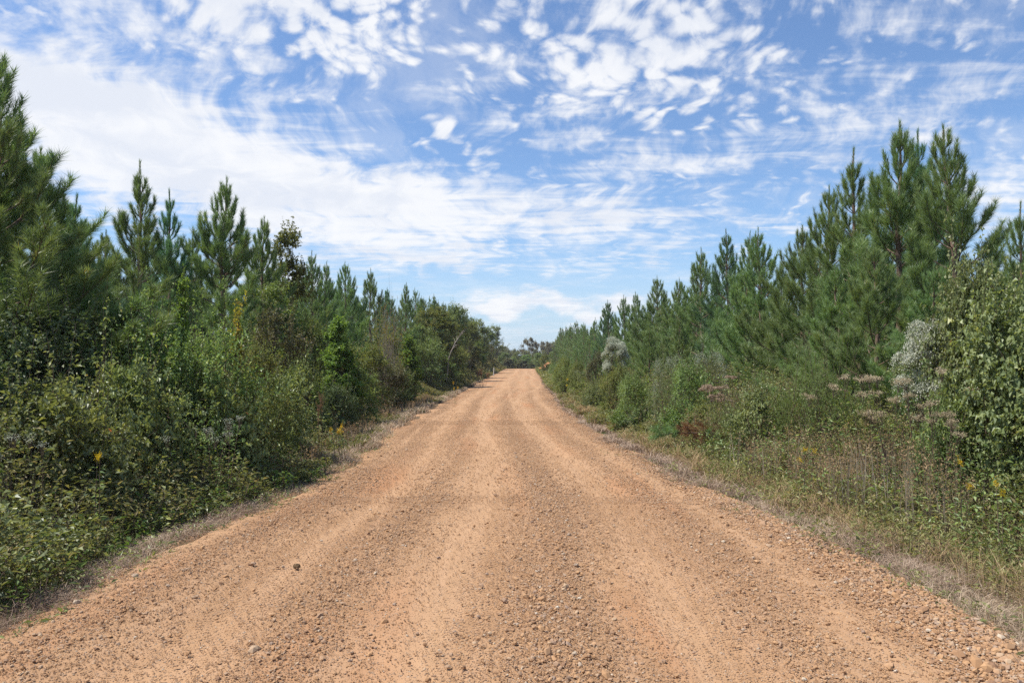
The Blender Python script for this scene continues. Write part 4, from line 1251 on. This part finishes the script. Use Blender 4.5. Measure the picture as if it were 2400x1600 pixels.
    weeds('distant_weeds', (x, y), (.3 + .3 * np.clip(a, 0, 3)) * hn(x, y, .4), 8, .05 + .0018 * y, .5, 'weed', rg, .3, .25, False)
    # right bank
    x, y, a = side_points(11000, 3.6, 20, .42, 5.2, 1, rg, .85, 1.3)
    hs = (.12 + .36 * np.clip(a - .25, 0, 2.6)) * hn(x, y, .9, 60) * 1.3
    weeds('leafy_weeds', (x, y), hs, 19, .038 + .0014 * y, .28, 'weed', rg, .20, .28, up=(0, 1.2))
    x, y, a = side_points(3000, 3.6, 20, .9, 5.2, 1, rg, .85, 1.3, lambda u, v: (fbm(u * .9 + 5, v * .9, 3, 71) > .5) * 1.0)
    hs = (.16 + .40 * np.clip(a - .25, 0, 2.6)) * hn(x, y, .9, 60) * 1.3
    weeds('green_weeds', (x, y), hs, 24, .038 + .0012 * y, .5, 'leaf_mid', rg, .25, .25)
    x, y, a = side_points(800, 3.6, 15, .6, 4.5, 1, rg, .8, 1.3)
    hs = (.16 + .38 * np.clip(a - .25, 0, 2.6)) * hn(x, y, 1.9, 61) * 1.25
    weeds('bright_weeds', (x, y), hs, 15, .050 + 0 * y, .36, 'weed_bright', rg, .14, .2)
    x, y, a = side_points(15000, 18, 66, .3, 4.6, 1, rg, 1, 1.35)
    hs = (.14 + .38 * np.clip(a - .2, 0, 2.8)) * hn(x, y, .6, 62) * 1.25
    weeds('verge_weeds', (x, y), hs, 12, .04 + .0018 * y, .45, 'weed', rg, .28, .25)
    x, y, a = side_points(2500, 22, 80, 1.2, 4.8, 1, rg, 1, 1.3, lambda u, v: (fbm(u * .5 + 5, v * .5, 3, 72) > .5) * 1.0)
    weeds('green_weeds', (x, y), (.25 + .36 * np.clip(a - .2, 0, 2.8)) * hn(x, y, .6, 62) * 1.25, 14, .05 + .0018 * y, .5, 'leaf_lime', rg, .28, .25, False)
    x, y, a = side_points(6000, 60, 170, .2, 5.0, 1, rg, 1, 1.1)
    weeds('distant_weeds', (x, y), (.25 + .22 * np.clip(a, 0, 3)) * hn(x, y, .4), 8, .05 + .0018 * y, .5, 'weed', rg, .3, .25, False)
    # under the trees
    for s_ in (-1, 1):
        x, y, a = side_points(9000, 5, 60, 3.0, 12, s_, rg, 1, 1.4)
        weeds('undergrowth', (x, y), .45 * hn(x, y, .5, 66) + .5 * rg.random(len(x)), 10, .055 + .0018 * y, .5, 'leaf_dark', rg, .35, .3, False)
    # tan seed-head grasses on the right slope, and a few on the left
    x, y, a = side_points(5200, 4.5, 26, .9, 3.8, 1, rg, 1, 1.2, lambda u, v: (fbm(u * .8, v * .45, 3, 81) > .50) * 1.0)
    weeds('seed_grass', (x, y), (.55 + .34 * a) * hn(x, y, 1.3, 82), 26, .016 + .0008 * y, .4, 'seed', rg, .06, .10, True, (.3, 1.5), 'dry', tlo=.5)
    x, y, a = side_points(1500, 10, 40, .5, 2.2, -1, rg, 1, 1.2, lambda u, v: (fbm(u * .8, v * .35, 3, 83) > .42) * 1.0)
    weeds('seed_grass', (x, y), (.35 + .14 * a) * hn(x, y, 1.3, 82), 26, .016 + .0008 * y, .4, 'seed', rg, .08, .12, True, (.3, 1.5), 'dry', tlo=.4)
    # grasses
    x, y, a = side_points(6000, 3.4, 22, -.12, 1.3, 1, rg, 1.1, 1.3, lambda u, v: np.clip(.45 + 1.6 * (np.abs(u) - .1) + (fbm(u * 2, v * 1.3, 3, 47) - .5) * 2, 0, 1))
    grass('dry_grass', (x, y), .19 * hn(x, y, 1.7, 90) * (1 + .5 * a), 13, 'dry', rg, .0035, .9, .8)
    x, y, a = side_points(5200, 20, 90, .0, 1.3, 1, rg, .9, 1.4)
    grass('dry_grass', (x, y), .2 * hn(x, y, 1.0, 90), 8, 'dry', rg, .004, .6, .6)
    x, y, a = side_points(3600, 3.2, 20, -.12, .9, -1, rg, 1.1, 1.3, lambda u, v: np.clip(.2 + 1.6 * np.abs(u) + (fbm(u * 2, v * 1.3, 3, 48) - .5) * 2, 0, 1))
    grass('dry_grass', (x, y), .13 * hn(x, y, 1.7, 91), 12, 'dry', rg, .0035, .8, .8)
    x, y, a = side_points(5200, 13, 80, .0, 1.9, -1, rg, .9, 1.3)
    grass('dry_grass', (x, y), .28 * hn(x, y, 1.0, 92), 9, 'dry', rg, .004, .5, .5)
    x, y, a = side_points(11000, 3.4, 50, .35, 4.2, 1, rg, .9, 1.35)
    grass('dry_grass', (x, y), (.38 + .14 * a) * hn(x, y, 1.1, 93), 11, 'seed', rg, .004, .4, .6)
    x, y, a = side_points(2800, 3.4, 30, .35, 4.8, 1, rg, .8, 1.3)
    grass('green_grass', (x, y), (.28 + .12 * a) * hn(x, y, 1.1, 94), 9, 'grass', rg, .005, .5, .6)
    x, y, a = side_points(3200, 3.3, 16, .5, 3.2, -1, rg, 1, 1.3)
    grass('dry_grass', (x, y), (.2 + .32 * a) * hn(x, y, 1.1, 97), 6, 'seed', rg, .004, .5, .6)
    x, y, a = side_points(3800, 3.2, 40, .15, 3.0, -1, rg, .8, 1.3)
    grass('green_grass', (x, y), .24 * hn(x, y, 1.1, 95), 9, 'grass', rg, .005, .5, .6)
    for s_ in (-1, 1):
        x, y, a = side_points(2200, 2.6, 9, -.1, .9, s_, rg, 1, 1)
        grass('dry_grass', (x, y), .15 * hn(x, y, 1.7, 98) * (1 + .6 * a), 9, 'dry', rg, .0035, .9, .8)
        x, y, a = side_points(700, 2.8, 12, -.2, 1.2, s_, rg, 1, 1)
        weeds('low_weeds', (x, y), (.08 + .15 * a) * hn(x, y, 2.4, 99) ** 1.5 * 1.4, 9, .040 + 0 * y, .4, 'bramble' if s_ < 0 else 'weed', rg, .3, .3, False)
    # tufts creeping onto the road edges
    for s_, n_ in ((1, 260), (-1, 260)):
        x, y, a = side_points(n_, 3.6, 20, -.95, .05, s_, rg, .45, 1.3)
        o = grass('green_grass', (x, y), .035 * hn(x, y, 3, 96), 10, 'grass', rg, .0035, .7, .5)
        o.location.z += .05

# ---------------- thin air that pales the far trees
if exec_plants:
    hb = np.array([(x, y, z) for x in (-420, 420) for y in (-60, 420) for z in (-16, 24)], float)
    hf = np.array([(0, 1, 3, 2), (4, 6, 7, 5), (0, 4, 5, 1), (2, 3, 7, 6), (0, 2, 6, 4), (1, 5, 7, 3)])
    hm = bpy.data.materials.new('haze'); hm.use_nodes = True; hm.node_tree.nodes.clear()
    T = NT(hm.node_tree)
    pv = T.n('ShaderNodeVolumePrincipled'); pv.inputs['Density'].default_value = HAZE; pv.inputs['Color'].default_value = (.86, .92, 1, 1)
    oo = T.n('ShaderNodeOutputMaterial'); hm.node_tree.links.new(pv.outputs[0], oo.inputs['Volume'])
    tag(link('haze', mesh_np('haze', hb, [hf], [hm])), kind='stuff')
